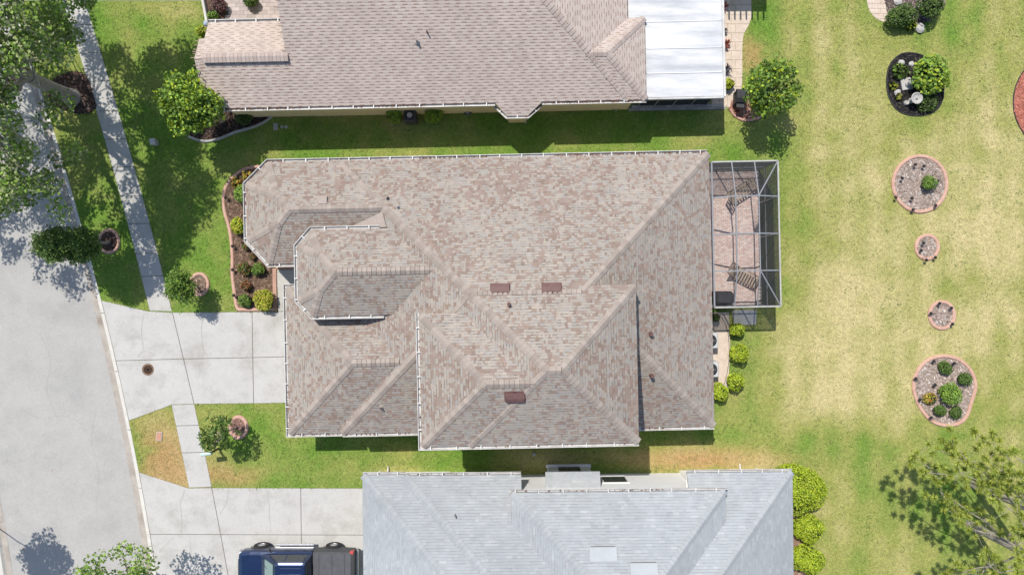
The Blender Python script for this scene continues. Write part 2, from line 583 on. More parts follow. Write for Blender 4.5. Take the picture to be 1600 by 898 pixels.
# lawn sheets, boundary follows the curbs
def lawn_sheet(name, left):
    ry = np.concatenate([np.arange(-2400, -200, 200), np.arange(-200, 1120, 11.0), np.arange(1120, 3400, 200)])
    off = np.concatenate([np.arange(0, 1620, 11.0), np.array([1800, 2400, 3600, 5200])]) if not left else np.array([0, 12, 30, 60, 120, 400, 1500, 4000.])
    P = np.zeros((len(ry), len(off), 2))
    for i, py in enumerate(ry):
        cx = curb_x(np.clip(py, -420, 1330))
        xs = (cx - .5 + off) if not left else (cx - 227 - PAN_W - CURB_W + .5 - off[::-1])
        P[i, :, 0] = (xs - 800) / S
        P[i, :, 1] = (449 - py) / S
    V = P.reshape(-1, 2)
    nr, nc = len(ry), len(off)
    idx = np.arange(nr * nc).reshape(nr, nc)
    F = np.stack([idx[1:, :-1], idx[1:, 1:], idx[:-1, 1:], idx[:-1, :-1]], -1).reshape(-1, 4)
    me = bpy.data.meshes.new(name)
    me.from_pydata(np.concatenate([V, np.zeros((len(V), 1))], 1).tolist(), [], F.tolist())
    c = grass_col(V[:, 0], V[:, 1]) * 0.8
    at = me.color_attributes.new('col', 'FLOAT_COLOR', 'POINT')
    at.data.foreach_set('color', np.concatenate([c, np.ones((len(c), 1))], 1).astype(np.float32).ravel())
    me.materials.append(M['lawn'])
    obj(name, me, kind='structure')


lawn_sheet('lawn', False)
lawn_sheet('verge', True)


# ------------------------------------------------------------------ slabs: sidewalk, driveways, paths
def slab(parent, poly_px, material, z=0.018, gap=0.42, name='slab', thick=0.12):
    p = ccw([g(*q) for q in poly_px])
    q = offset_poly(p, gap / S)
    q2 = offset_poly(p, (gap + .35) / S)
    n = len(q)
    m = MB()
    vs = [(a[0], a[1], z - thick) for a in q] + [(a[0], a[1], z - 0.008) for a in q] + [(a[0], a[1], z) for a in q2]
    fs = []
    for r in range(2):
        for i in range(n):
            j = (i + 1) % n
            fs.append((r * n + i, r * n + j, r * n + n + j, r * n + n + i))
    fs.append(tuple(range(2 * n, 3 * n)))
    m.add(vs, fs)
    m.build(name, material, parent)


def base_sheet(parent, poly_px, z=0.004, name='joint_bed'):
    m = MB()
    p = ccw([g(*q) for q in poly_px])
    m.add([(a[0], a[1], z) for a in p], [tuple(range(len(p)))])
    m.build(name, M['joint'], parent)
    EXCL.append(offset_poly(p, .035))


walk = structure('sidewalk')
joints = [-137, -93, -49, -5, 40, 84, 128, 174, 218, 262, 307, 350, 396, 432, 485.5]
base_sheet(walk, [(walk_l(y), y) for y in np.linspace(-137, 485, 20)] + [(walk_r(y), y) for y in np.linspace(485, -137, 20)])
for a, b in zip(joints[:-1], joints[1:]):
    slab(walk, [(walk_l(a), a), (walk_r(a), a - 1), (walk_r(b), b - (1 if b < 480 else -1)), (walk_l(b), b)], M['walk'])
j2 = [632, 665, 707, 761.5]
base_sheet(walk, [(walk_l(y), y) for y in np.linspace(632, 761, 6)] + [(walk_r(y), y) for y in np.linspace(761, 632, 6)])
for a, b in zip(j2[:-1], j2[1:]):
    slab(walk, [(walk_l(a), a), (walk_r(a), a - 1), (walk_r(b), b - 1), (walk_l(b), b)], M['concrete'])

c_ = lambda y: float(curb_x(y))
drive = structure('driveway')
dv = {'a': (c_(469) + .3, 469), 'b': (231, 486), 'c': (269.5, 488), 'd': (287, 560.5), 'e': (c_(563.5) + .3, 563.5), 'f': (303.5, 631), 'g': (269.5, 632), 'h': (c_(657) + .3, 657),
      'i': (394, 487), 'j': (395.2, 558.4), 'k': (396.5, 630), 'l': (484, 485.8), 'm': (484, 556.2), 'n': (484, 628.6)}
for keys in ('abcde', 'edfgh', 'cijd', 'djkf', 'ilmj', 'jmnk'):
    slab(drive, [dv[k] for k in keys], M['concrete'])
base_sheet(drive, [dv[k] for k in 'abcilnkfgh'])
drive2 = structure('driveway')
jy = 834.5
dw = {'a': (c_(737) + .3, 737), 'b': (294.5, 762), 'c': (331, 761.5), 'd': (470, 762), 'e': (592, 762.3), 'f': (592, jy + .8), 'g': (471, jy + .5), 'h': (345, jy), 'i': (c_(jy) + .3, jy - .5),
      'j': (c_(905) + .3, 905), 'k': (358, 905), 'l': (472, 905), 'm': (592, 905)}
for keys in ('abchi', 'cdgh', 'defg', 'ihkj', 'hglk', 'gfml'):
    slab(drive2, [dw[k] for k in keys], M['concrete'])
base_sheet(drive2, [dw[k] for k in 'abcdemj'])
drive3 = structure('driveway')
for a, b in (((c_(-70) + .3, 150)), (150, 330)):
    slab(drive3, [(a, -70), (b, -70), (b, 1.5), (max(a, c_(1.5)), 1.5)], M['concrete'])
EXCL.append(ccw([g(*q) for q in ((c_(-70), -70), (330, -70), (330, 2), (c_(2), 2))]))


def crack(parent, pts, w=0.5):
    pts = smooth_open([(p[0] + random.uniform(-.6, .6), p[1]) for p in pts], 5)
    pts = [(x + random.uniform(-.5, .5), y + random.uniform(-.3, .3)) for x, y in pts]
    l = offset_poly(pts, w / 2, False)
    r = offset_poly(pts, -w / 2, False)
    m = MB()
    vs = []
    for a, b in zip(l, r):
        vs += [(*g(*a), 0.0215), (*g(*b), 0.0215)]
    m.add(vs, [(2 * i, 2 * i + 1, 2 * i + 3, 2 * i + 2) for i in range(len(l) - 1)])
    m.build('crack', M['crack'], parent)


crack(drive, [(226, 489), (222, 512), (223, 535), (224, 548), (214, 558)], .8)
crack(drive, [(224, 548), (236, 551), (241, 557)], .6)
crack(drive, [(320, 494), (315, 510), (316, 535), (320, 554)], .8)
crack(drive2, [(289, 765), (283, 785), (284, 810), (283, 832)], .7)
crack(drive2, [(357, 764), (354, 785), (344, 802)], .7)
crack(drive2, [(339, 778), (352, 783)], .5)
crack(drive2, [(418, 765), (420, 790), (423, 830)], .6)
crack(drive2, [(272, 838), (258, 852), (248, 862)], .6)
crack(drive2, [(297, 836), (298, 858), (299, 890)], .4)

for q in ([(60, 520), (75, 560), (72, 610), (90, 660)], [(150, 640), (140, 690), (152, 740), (150, 800)], [(30, 640), (60, 655), (95, 650), (130, 662)], [(20, 830), (50, 842), (90, 838)]):
    pts_ = smooth_open([(x + random.uniform(-2, 2), y + random.uniform(-2, 2)) for x, y in q], 8)
    pts_ = [(x + random.uniform(-.7, .7), y + random.uniform(-.5, .5)) for x, y in pts_]
    l_, r_ = offset_poly(pts_, .28, False), offset_poly(pts_, -.28, False)
    m = MB()
    vs = []
    for a, b in zip(l_, r_):
        vs += [(*g(*a), -.1165), (*g(*b), -.1165)]
    m.add(vs, [(2 * i, 2 * i + 1, 2 * i + 3, 2 * i + 2) for i in range(len(l_) - 1)])
    m.build('crack', M['crack'], bpy.data.objects['road'])
for px_, py_, r_ in ((79, 736, 2.0), (9, 721, 1.6), (34, 858, 3.0), (25, 799, 1.0), (22, 777, .9), (172, 737, .9), (120, 610, 1.3), (66, 680, 1.0), (166, 632, .8)):
    m = MB()
    n_ = 10
    m.add([(*g(px_ + r_ * math.cos(t) * random.uniform(.6, 1.2), py_ + r_ * 1.5 * math.sin(t) * random.uniform(.6, 1.2)), -.1165) for t in np.linspace(0, 2 * math.pi, n_, endpoint=False)][::-1], [tuple(range(n_))])
    m.build('oil_spot', M['gutterpan'], bpy.data.objects['road'])

path = structure('entry_path')
base_sheet(path, [(432, 421), (488, 419), (488, 487), (434, 487)])
slab(path, [(432, 421), (466, 420), (466, 486), (434.5, 486.6)], M['walk'])
slab(path, [(466, 420), (488, 419.5), (488, 485.6), (466, 486)], M['walk'])

# air-unit pad and strip behind the middle house
pad = structure('equipment_pad')
slab(pad, [(1098, 488), (1139, 487), (1141, 540), (1138, 606), (1100, 606)], M['flag'], gap=0.2)
EXCL.append([g(*q) for q in ((1098, 484), (1142, 484), (1143, 540), (1139, 620), (1098, 625))])
slab(pad, [(1144, 484), (1182, 483), (1182, 507), (1146, 508)], M['walk'], gap=0.2)
EXCL.append([g(*q) for q in ((1144, 484), (1182, 483), (1182, 507), (1146, 508))])


# ------------------------------------------------------------------ houses
PITCH = 0.5


class Plane:
    def __init__(s, p, n, z0, pitch=PITCH):
        s.p, s.n, s.z0, s.k = p, n, z0, pitch

    def h(s, u, v):
        return s.z0 + s.k * ((u - s.p[0]) * s.n[0] + (v - s.p[1]) * s.n[1])


def edge_plane(a, b, z0):
    dx, dy = b[0] - a[0], b[1] - a[1]
    l = math.hypot(dx, dy)
    return Plane(a, (-dy / l, dx / l), z0)


def clip(poly, f):
    """keep the part of polygon where linear f(p) >= 0"""
    out = []
    n = len(poly)
    for i in range(n):
        a, b = poly[i], poly[(i + 1) % n]
        fa, fb = f(a), f(b)
        if fa >= -1e-9:
            out.append(a)
        if (fa > 1e-9 and fb < -1e-9) or (fa < -1e-9 and fb > 1e-9):
            t = fa / (fa - fb)
            out.append((a[0] + (b[0] - a[0]) * t, a[1] + (b[1] - a[1]) * t))
    return out


class Vol:
    """one convex hip volume: foot print (1/30 m units, ccw) and its sloping planes"""
    def __init__(s, foot, z, slopes, extra=()):
        s.foot = [(a / S, b / S) for a, b in foot]
        s.planes = []
        n = len(foot)
        for i in range(n):
            if slopes[i]:
                s.planes.append(edge_plane(s.foot[i], s.foot[(i + 1) % n], z))
        s.planes += list(extra)
        s.faces = []
        for i, P in enumerate(s.planes):
            poly = list(s.foot)
            for j, Q in enumerate(s.planes):
                if j != i and poly:
                    poly = clip(poly, lambda p, P=P, Q=Q: Q.h(*p) - P.h(*p))
            s.faces.append(poly)

    def inside(s, u, v, e=1e-6):
        n = len(s.foot)
        for i in range(n):
            a, b = s.foot[i], s.foot[(i + 1) % n]
            if (b[0] - a[0]) * (v - a[1]) - (b[1] - a[1]) * (u - a[0]) < -e:
                return False
        return True

    def h(s, u, v):
        return min(P.h(u, v) for P in s.planes) if s.inside(u, v) else -1e9


class House:
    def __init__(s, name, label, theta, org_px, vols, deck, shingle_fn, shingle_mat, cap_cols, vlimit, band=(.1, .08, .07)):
        s.band = band  # dark tint of shingle edges and dashes; also paints in course shadow lines
        s.th = theta
        s.org = (org_px[0] / S, org_px[1] / S)
        ca, sa = math.cos(theta), math.sin(theta)
        s.ca, s.sa = ca, sa
        s.root = thing(name, label, 'house', (s.org[0] * ca - s.org[1] * sa, s.org[0] * sa + s.org[1] * ca, 0), theta)
        s.vols = vols
        s.vlimit = vlimit
        s.roof(deck, shingle_fn, shingle_mat, cap_cols)

    def L(s, u, v, z):
        return (u - s.org[0], v - s.org[1], z)

    def local(s, px, py, z):
        w = G(px, py, z)
        return (w.x * s.ca + w.y * s.sa, -w.x * s.sa + w.y * s.ca)

    def top(s, u, v):
        return max(V.h(u, v) for V in s.vols)

    def at(s, px, py):
        z = 3.0
        for _ in range(12):
            u, v = s.local(px, py, z)
            t = s.top(u, v)
            z = z * .3 + (t if t > 0 else 3.0) * .7
        return u, v, s.top(u, v)

    def visible(s, i, hp, u, v, tol):
        for j, V in enumerate(s.vols):
            if j == i:
                continue
            hh = V.h(u, v)
            if hh > hp + tol:
                return False
            if j < i and abs(hh - hp) < 0.004:
                return False
        return True

    def roof(s, deck, shingle_fn, shingle_mat, cap_cols):
        d = MB()
        T = MB()
        caps = []
        r = random.Random(3)
        for i, V in enumerate(s.vols):
            sink = 0.012 + 0.004 * i
            for P, poly in zip(V.planes, V.faces):
                if len(poly) < 3:
                    continue
                vs = [s.L(u, v, P.h(u, v) - sink) for u, v in poly]
                d.add(vs, [tuple(range(len(vs)))])
                # shingles in courses parallel to the eave
                n = P.n
                e = (n[1], -n[0])
                ts = [(u - P.p[0]) * n[0] + (v - P.p[1]) * n[1] for u, v in poly]
                ss = [(u - P.p[0]) * e[0] + (v - P.p[1]) * e[1] for u, v in poly]
                expo = 0.120
                t = math.floor(min(ts) / expo) * expo
                row = 0
                while t < max(ts):
                    row = int(round(t / expo))
                    x = min(ss) - r.uniform(0, .3)
                    kcol = 0
                    while x < max(ss):
                        w, col, th, dt = shingle_fn(r, row, kcol, P.p[0] + n[0] * t + e[0] * x, P.p[1] + n[1] * t + e[1] * x)
                        kcol += 1
                        q = [(x, t), (x + w, t), (x + w, t + expo * 1.06), (x, t + expo * 1.06)]
                        x += w
                        uv = [(P.p[0] + n[0] * b + e[0] * a, P.p[1] + n[1] * b + e[1] * a) for a, b in q][::-1]
                        if all(abs(b) > s.vlimit for a, b in uv):
                            continue
                        for j, Q in enumerate(V.planes):
                            if Q is not P and uv:
                                uv = clip(uv, lambda p, Q=Q: Q.h(*p) - P.h(*p))
                        m_ = len(V.foot)
                        for k in range(m_):
                            a, b = V.foot[k], V.foot[(k + 1) % m_]
                            if uv:
                                uv = clip(uv, lambda p, a=a, b=b: (b[0] - a[0]) * (p[1] - a[1]) - (b[1] - a[1]) * (p[0] - a[0]) + .02)
                        if len(uv) < 3 or abs(area2(uv)) < 2e-4:
                            continue
                        cu, cv = sum(p[0] for p in uv) / len(uv), sum(p[1] for p in uv) / len(uv)
                        pts = uv + [(cu, cv)]
                        if not any(s.visible(i, P.h(*p), p[0], p[1], 0.006) for p in pts):
                            continue
                        base = len(T.v)
                        low = []
                        for (a, b) in uv:
                            tt = (a - P.p[0]) * n[0] + (b - P.p[1]) * n[1] - t
                            T.v.append(s.L(a, b, P.h(a, b) + th * (1 - tt / (expo * 1.06)) + 0.002))
                            low.append(tt < 1e-4)
                        m = len(uv)
                        T.f.append(tuple(range(base, base + m)))
                        T.c.append(col)
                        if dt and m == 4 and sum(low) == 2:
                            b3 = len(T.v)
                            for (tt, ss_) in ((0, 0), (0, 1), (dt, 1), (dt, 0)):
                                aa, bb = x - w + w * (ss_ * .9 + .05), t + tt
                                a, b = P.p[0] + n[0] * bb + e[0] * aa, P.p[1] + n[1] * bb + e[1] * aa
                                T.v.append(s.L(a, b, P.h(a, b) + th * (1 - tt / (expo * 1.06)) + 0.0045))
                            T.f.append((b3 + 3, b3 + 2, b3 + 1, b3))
                            T.c.append(s.band)  # strip on the lower edge: shingle's dark print plus painted butt shadow
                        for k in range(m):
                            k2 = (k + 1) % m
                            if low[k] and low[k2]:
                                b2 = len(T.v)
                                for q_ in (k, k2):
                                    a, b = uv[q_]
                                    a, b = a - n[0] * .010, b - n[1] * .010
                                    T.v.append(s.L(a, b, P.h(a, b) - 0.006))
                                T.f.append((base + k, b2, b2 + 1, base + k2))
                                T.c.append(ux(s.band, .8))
                    t += expo
            # fascia round the footprint
            n_ = len(V.foot)
            for k in range(n_):
                a, b = V.foot[k], V.foot[(k + 1) % n_]
                steps = 14
                for q in range(steps):
                    p0 = (a[0] + (b[0] - a[0]) * q / steps, a[1] + (b[1] - a[1]) * q / steps)
                    p1 = (a[0] + (b[0] - a[0]) * (q + 1) / steps, a[1] + (b[1] - a[1]) * (q + 1) / steps)
                    z0, z1 = min(P.h(*p0) for P in V.planes), min(P.h(*p1) for P in V.planes)
                    d.add([s.L(*p0, z0 - .17 - sink), s.L(*p1, z1 - .17 - sink), s.L(*p1, z1 - sink), s.L(*p0, z0 - sink)], [(0, 1, 2, 3)])
            # ridge and hip lines
            for a in range(len(V.planes)):
                for b in range(a + 1, len(V.planes)):
                    A, B = V.planes[a], V.planes[b]
                    shared = [p for p in V.faces[a] if abs(A.h(*p) - B.h(*p)) < 1e-6 and any(math.hypot(p[0] - q[0], p[1] - q[1]) < 1e-5 for q in V.faces[b])]
                    if len(shared) < 2:
                        continue
                    shared.sort(key=lambda p: A.h(*p))
                    p, q = shared[0], shared[-1]
                    ln = math.hypot(q[0] - p[0], q[1] - p[1])
                    if ln < .3:
                        continue
                    dz = A.h(*q) - A.h(*p)
                    L3 = math.hypot(ln, dz)
                    step = 0.215
                    dirv = Vector((q[0] - p[0], q[1] - p[1], dz)) / L3
                    wings = []
                    for Q in (A, B):
                        nn = Vector((-Q.k * Q.n[0], -Q.k * Q.n[1], 1)).normalized()
                        w = dirv.cross(nn).normalized()
                        other = B if Q is A else A
                        if Q.h(p[0] + w.x, p[1] + w.y) > other.h(p[0] + w.x, p[1] + w.y):
                            w = -w
                        wings.append((w, nn))
                    for k in range(int(L3 / step)):
                        c = Vector((p[0], p[1], A.h(*p))) + dirv * (k * step + .05)
                        mid = c + dirv * step * .5
                        if abs(mid.y) > s.vlimit:
                            continue
                        if s.visible(i, mid.z, mid.x, mid.y, 0.012):
                            caps.append((c, (i, a, b), dirv, wings))
        s.roof_obj = d.build('roof', deck, s.root)
        T.build('shingles', shingle_mat, s.roof_obj, kind='stuff')
        caps.sort(key=lambda c: -c[0].z)
        cache = {}
        rest = MB()
        for n, (c, key, dv_, wings) in enumerate(caps):
            var = r.randrange(4)
            if (key, var) not in cache:
                m = MB()
                w1, n1 = wings[0]
                w2, n2 = wings[1]
                up = (n1 + n2).normalized()
                ww = .175
                vs = []
                for d0, hgt in ((-.02, .040), (.24, .012)):
                    base = dv_ * d0
                    vs += [base + w1 * ww + n1 * hgt, base + w1 * ww * .45 + n1 * (hgt + .006), base + up * (hgt + .01), base + w2 * ww * .45 + n2 * (hgt + .006), base + w2 * ww + n2 * hgt]
                base = dv_ * -.046
                vs += [base + w1 * ww, base + w1 * ww * .45, base, base + w2 * ww * .45, base + w2 * ww]
                fs = []
                for k in range(4):
                    fs += [(k, k + 1, 6 + k, 5 + k), (k, 10 + k, 11 + k, k + 1)]
                m.add(vs, fs[::2], cap_cols[var % len(cap_cols)])
                m.add(vs, fs[1::2], ux(s.band, .9))
                cache[(key, var)] = (m, m.mesh('ridge_cap', shingle_mat))
            m, me = cache[(key, var)]
            lc = s.L(c.x, c.y, c.z)
            if n < 300:
                o = obj('ridge_cap', me, s.roof_obj)
                o.location = lc
            else:
                ro = len(rest.v)
                rest.v += [(a[0] + lc[0], a[1] + lc[1], a[2] + lc[2]) for a in m.v]
                rest.f += [tuple(q + ro for q in f) for f in m.f]
                rest.c += m.c
        if rest.v:
            rest.build('ridge_caps', shingle_mat, s.roof_obj, kind='stuff')
        s.ncaps = len(caps)

    def wall(s, foot, z0, z1, material):
        m = MB()
        m.prism([s.L(a / S, b / S, 0)[:2] for a, b in foot], z0, z1)
        return m.build('wall', material, s.root)

    def soffit(s, foot, z):
        m = MB()
        p = [s.L(a / S, b / S, z) for a, b in foot]
        m.add(p, [tuple(range(len(p)))[::-1]])
        m.build('soffit', M['soffit'], s.root)

    def gutter(s, pts, z, litter=0.0, spacing=1.05, side=-1):
        """pts in 1/30 m units; outside lies to the right of travel (side=-1)"""
        pts = [(a / S, b / S) for a, b in pts]
        prof = [(0.006, -0.125), (0.10, -0.125), (0.138, -0.05), (0.150, 0.006), (0.122, 0.006), (0.112, -0.05), (0.085, -0.108), (0.012, -0.108)]
        rails = [offset_poly(pts, side * o, False) for o, _ in prof]
        m = MB()
        n, k = len(pts), len(prof)
        vs = [s.L(*rails[j][i], z + prof[j][1]) for i in range(n) for j in range(k)]
        fs = []
        for i in range(n - 1):
            for j in range(k):
                j2 = (j + 1) % k
                fs.append((i * k + j, i * k + j2, (i + 1) * k + j2, (i + 1) * k + j))
        fs += [tuple(range(k)), tuple(range((n - 1) * k + k - 1, (n - 1) * k - 1, -1))]
        m.add(vs, fs)
        go = m.build('gutter', M['gutter'], s.root)
        lit = MB()
        for i in range(n - 1):
            a, b = np.array(pts[i]), np.array(pts[i + 1])
            d = b - a
            l = float(np.hypot(*d))
            if l < .05:
                continue
            d = d / l
            nn = np.array((-d[1], d[0])) * side
            ang = math.atan2(d[1], d[0])
            t = min(.5, l / 2) if l < 2 else random.uniform(.3, .7)
            while t < l - .02:
                c = a + d * t + nn * .068
                key = 'bracket_mesh'
                if key not in M:
                    mm = MB()
                    mm.box((0, 0, 0), (.045, .17, .014), bev=.003)
                    M[key] = mm.mesh('bracket', M['bracket'])
                o = obj('bracket', M[key], go)
                o.location = s.L(c[0], c[1], z + .013)
                o.rotation_euler = (0, 0, ang)
                t += spacing * random.uniform(.9, 1.1)
            for _ in range(int(litter * l * 40)):
                t = random.random() * l
                if vnoise(a[0] + d[0] * t, a[1] + d[1] * t + i, .35, 77) < .45:
                    continue
                c = a + d * t + nn * random.uniform(.02, .09)
                lit.box((*s.L(c[0], c[1], z)[:2], z - .075 + random.uniform(0, .045)), (random.uniform(.03, .09), random.uniform(.02, .04), .008), random.uniform(0, 3),
                        col=random.choice([(.16, .08, .05), (.24, .12, .07), (.1, .06, .04)]))
        if lit.v:
            lit.build('leaf_litter', M['litter'], s.root, kind='stuff')
        return go

    def downspout(s, u, v, z, du, dv, zend=0.08):
        """leader pipe that drops from the gutter at (u,v) back to the wall"""
        u, v, du, dv = u / S, v / S, du / S, dv / S
        m = MB()
        m.tube([s.L(u, v, z - .1), s.L(u, v, z - .2), s.L(u + du, v + dv, z - .5), s.L(u + du, v + dv, zend + .12), s.L(u + du * .6, v + dv * .6, zend)],
               [.04] * 5, 6)
        m.build('downspout', M['gutter'], s.root)

    def slope_frame(s, u, v):
        e = .05
        gx = (s.top(u + e, v) - s.top(u - e, v)) / (2 * e)
        gy = (s.top(u, v + e) - s.top(u, v - e)) / (2 * e)
        n = Vector((-gx, -gy, 1)).normalized()
        d = Vector((-gx, -gy, -(gx * gx + gy * gy)))
        d = d.normalized() if d.length > 1e-6 else Vector((1, 0, 0))
        x = d.cross(n)
        return Matrix((x, d, n)).transposed()   # columns: along course, downhill, normal

    def box_vent(s, px, py, material, size=.40):
        u, v, z = s.at(px, py)
        mt = s.slope_frame(u, v).to_4x4()
        mt.translation = Vector(s.L(u, v, z))
        hx = size / 2
        b = MB()
        b.box((0, 0, .02), (size * 1.25, size * 1.3, .02), bev=.004)
        e = b.build('roof_vent', material, s.root)
        e.matrix_local = mt
        h = MB()
        vs = [(-hx, -hx, .03), (hx, -hx, .03), (hx, hx, .03), (-hx, hx, .03), (-hx, -hx, .07), (hx, -hx, .07), (hx, hx * .15, .155), (-hx, hx * .15, .155), (hx, hx, .145), (-hx, hx, .145)]
        h.add(vs, [(4, 5, 6, 7), (7, 6, 8, 9), (9, 8, 2, 3), (0, 1, 5, 4), (1, 2, 8, 6, 5), (3, 0, 4, 7, 9)])
        h.build('hood', material, e)

    def pipe(s, px, py, r=.045, hgt=.32, material=None, boot=True):
        u, v, z = s.at(px, py)
        m = MB()
        b = s.L(u, v, z)
        m.lathe((b[0], b[1], z), [(r, -.05), (r, hgt), (r * .7, hgt), (r * .7, hgt - .03)], 10)
        e = m.build('vent_pipe', material or M['lead'], s.root)
        if boot:
            f = MB()
            f.lathe((b[0], b[1], z), [(r * 2.6, -.02), (r * 2.4, .035), (r * 1.2, .1)], 10)
            f.build('boot', M['lead'], e)

    def window(s, a, b, z0, z1, out, n=1):
        """window in the wall line from a to b (1/30 m), out = outward unit normal"""
        a = np.array(a) / S
        b = np.array(b) / S
        o = np.array(out)
        d = (b - a)
        l = float(np.hypot(*d))
        d = d / l
        ang = math.atan2(d[1], d[0])
        c = (a + b) / 2 + o * .02
        m = MB()
        lc = s.L(c[0], c[1], 0)
        for zz in (z0, z1):
            m.box((lc[0], lc[1], zz), (l + .12, .07, .07), ang)
        for e in [a, b] + [a + (b - a) * k / n for k in range(1, n)]:
            p = s.L(*(e + o * .02), 0)
            m.box((p[0], p[1], (z0 + z1) / 2), (.06, .066, z1 - z0 - .07), ang)
        w = m.build('window', M['soffit'], s.root)
        q = MB()
        q.box((*s.L(*(c - o * .005), 0)[:2], (z0 + z1) / 2), (l, .02, z1 - z0), ang)
        q.build('pane', M['glass'], w)


def ux(c, k):
    return tuple(min(1, a * k) for a in c)


def sh_main(r, row, k, u, v):
    clus = float(fbm(u, v, 2.3, 40, 3)) * .6 + float(fbm(u, v, 0.6, 60, 2)) * .4
    age = .93 + .15 * float(fbm(u, v, .16, 120, 3))
    p = r.random()
    w = r.choice((.07, .10, .13, .17, .22))
    prob = min(.75, max(.14, (clus - .28) * 1.45))
    if p < prob:
        c = r.choice(((.262, .20, .166), (.238, .18, .149), (.285, .221, .185), (.278, .22, .188)))
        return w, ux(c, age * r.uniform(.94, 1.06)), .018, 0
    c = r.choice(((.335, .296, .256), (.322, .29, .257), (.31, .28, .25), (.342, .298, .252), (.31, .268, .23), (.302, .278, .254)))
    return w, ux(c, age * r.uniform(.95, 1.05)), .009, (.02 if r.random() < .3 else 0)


def sh_north(r, row, k, u, v):
    c = r.choice(((.475, .40, .352), (.49, .42, .37), (.46, .385, .338), (.48, .408, .358)))
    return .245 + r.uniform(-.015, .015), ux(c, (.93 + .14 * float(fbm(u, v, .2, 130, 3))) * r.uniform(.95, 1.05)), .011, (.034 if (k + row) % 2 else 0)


def sh_south(r, row, k, u, v):
    c = r.choice(((.335, .352, .364), (.344, .361, .372), (.327, .344, .357), (.34, .355, .366)))
    if r.random() < .08:
        c = (.375, .388, .394)
    b = .88 + .24 * float(fbm(u, v, .22, 90, 4))
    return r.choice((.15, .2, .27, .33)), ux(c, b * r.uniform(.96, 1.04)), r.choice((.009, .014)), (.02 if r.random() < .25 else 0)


# ---- middle house (two storeys at the south side)
N_ = Plane((0, 188 / S), (0, -1), 2.7)
W_ = Plane((-250 / S, 0), (1, 0), 2.7)
m1 = Vol([(-250, -206), (288, -206), (288, 188), (-250, 188)], 2.7, (1, 1, 1, 1))
m2 = Vol([(-121, -205.5), (161.5, -205.5), (161.5, 1), (-121, 1)], 5.85, (1, 1, 0, 0), (N_, W_))
uw = Vol([(-122, -205.5), (40, -205.5), (40, -33.5), (-122, -33.5)], 5.85, (1, 0, 1, 1))
wing1 = Vol([(-381, 75.5), (-350, 41), (-150, 41), (-150, 188), (-349, 188), (-381, 157)], 2.7, (1, 1, 0, 1, 1, 1))
wing2 = Vol([(-296, -12.4), (-276, -34), (-90, -34), (-90, 85.4), (-276, 85.4), (-296, 63.3)], 4.1, (1, 1, 0, 1, 1, 1))
gar = Vol([(-328, -206), (-150, -206), (-150, 7), (-328, 7)], 2.5, (1, 0, 1, 1))
TAN_CAPS = [(.335, .285, .248), (.285, .24, .208), (.35, .30, .262), (.305, .26, .226)]
mid = House('house', 'two storey house with mottled brown and tan shingle roof in the middle', R(1.2), (-20, 0),
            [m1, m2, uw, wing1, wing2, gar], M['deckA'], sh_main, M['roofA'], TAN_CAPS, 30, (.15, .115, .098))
B = M['wall_beige']
mid.wall([(-237, -193), (275, -193), (275, 175), (-237, 175)], 0, 2.62, B)
mid.wall([(-368, 81), (-345, 54), (-200, 54), (-200, 174), (-344, 174), (-368, 151)], 0, 2.6, B)
mid.wall([(-270, -18), (-262, -27), (-120, -27), (-120, 78), (-262, 78), (-270, 70)], 0, 4.0, B)
mid.wall([(-315, -192), (-160, -192), (-160, -6), (-315, -6)], 0, 2.42, B)
mid.wall([(-109, -193.5), (149, -193.5), (149, -8), (70, -8), (70, -46), (-109, -46)], 2.64, 5.76, B)
mid.soffit([(-250, -206), (288, -206), (288, 188), (-250, 188)], 2.515)
mid.soffit([(-122, -205.5), (161.5, -205.5), (161.5, -33), (-122, -33)], 5.66)
mid.soffit([(-381, 75.5), (-350, 41), (-150, 41), (-150, 188), (-349, 188), (-381, 157)], 2.505)
mid.soffit([(-296, -12.4), (-276, -34), (-90, -34), (-90, 85.4), (-276, 85.4), (-296, 63.3)], 3.905)
mid.soffit([(-328, -206), (-150, -206), (-150, 7), (-328, 7)], 2.305)
mid.gutter([(286, 188), (-349, 188), (-381, 157), (-381, 75.5), (-350, 41), (-292, 41)], 2.7, litter=.5)
mid.gutter([(-182, 85.4), (-276, 85.4), (-296, 63.3), (-296, -12.4), (-276, -34), (-178, -34)], 4.1)
mid.gutter([(-296, 7), (-328, 7), (-328, -206), (-251, -206)], 2.5, litter=.25)
mid.gutter([(-249, -206), (-126, -206)], 2.7, litter=.15)
mid.gutter([(166, -206), (288, -206)], 2.7, litter=.3)
mid.gutter([(-122, -31), (-122, -205.5), (161.5, -205.5)], 5.85, litter=.08, spacing=1.15)
mid.downspout(-288, 44, 2.7, 0, 8)
mid.downspout(-118, -209, 5.85, 4, 14)
mid.window((-330, 174), (-290, 174), .9, 2.1, (0, 1), 2)
mid.window((-60, 175), (10, 175), .9, 2.1, (0, 1), 3)
mid.window((120, 175), (160, 175), .9, 2.1, (0, 1), 2)
mid.window((-60, -193.5), (-10, -193.5), 3.7, 5.0, (0, -1), 2)
mid.window((60, -193.5), (110, -193.5), 3.7, 5.0, (0, -1), 2)
mid.window((-368, 95), (-368, 137), .8, 2.1, (-1, 0), 2)
mid.window((275, 60), (275, 140), .1, 2.1, (1, 0), 3)
dm = MB()
for k in range(4):
    dm.box((*mid.L(-315.6 / S, -100 / S, 0)[:2], .28 + k * .53), (.05, 4.9, .51), bev=.012)
dm.build('garage_door', M['soffit'], mid.root)
ed = MB()
ed.box((*mid.L(-270.4 / S, 28 / S, 0)[:2], 1.1), (.06, 1.0, 2.2), bev=.01)
edo = ed.build('front_door', M['maroon'], mid.root)
kn = MB()
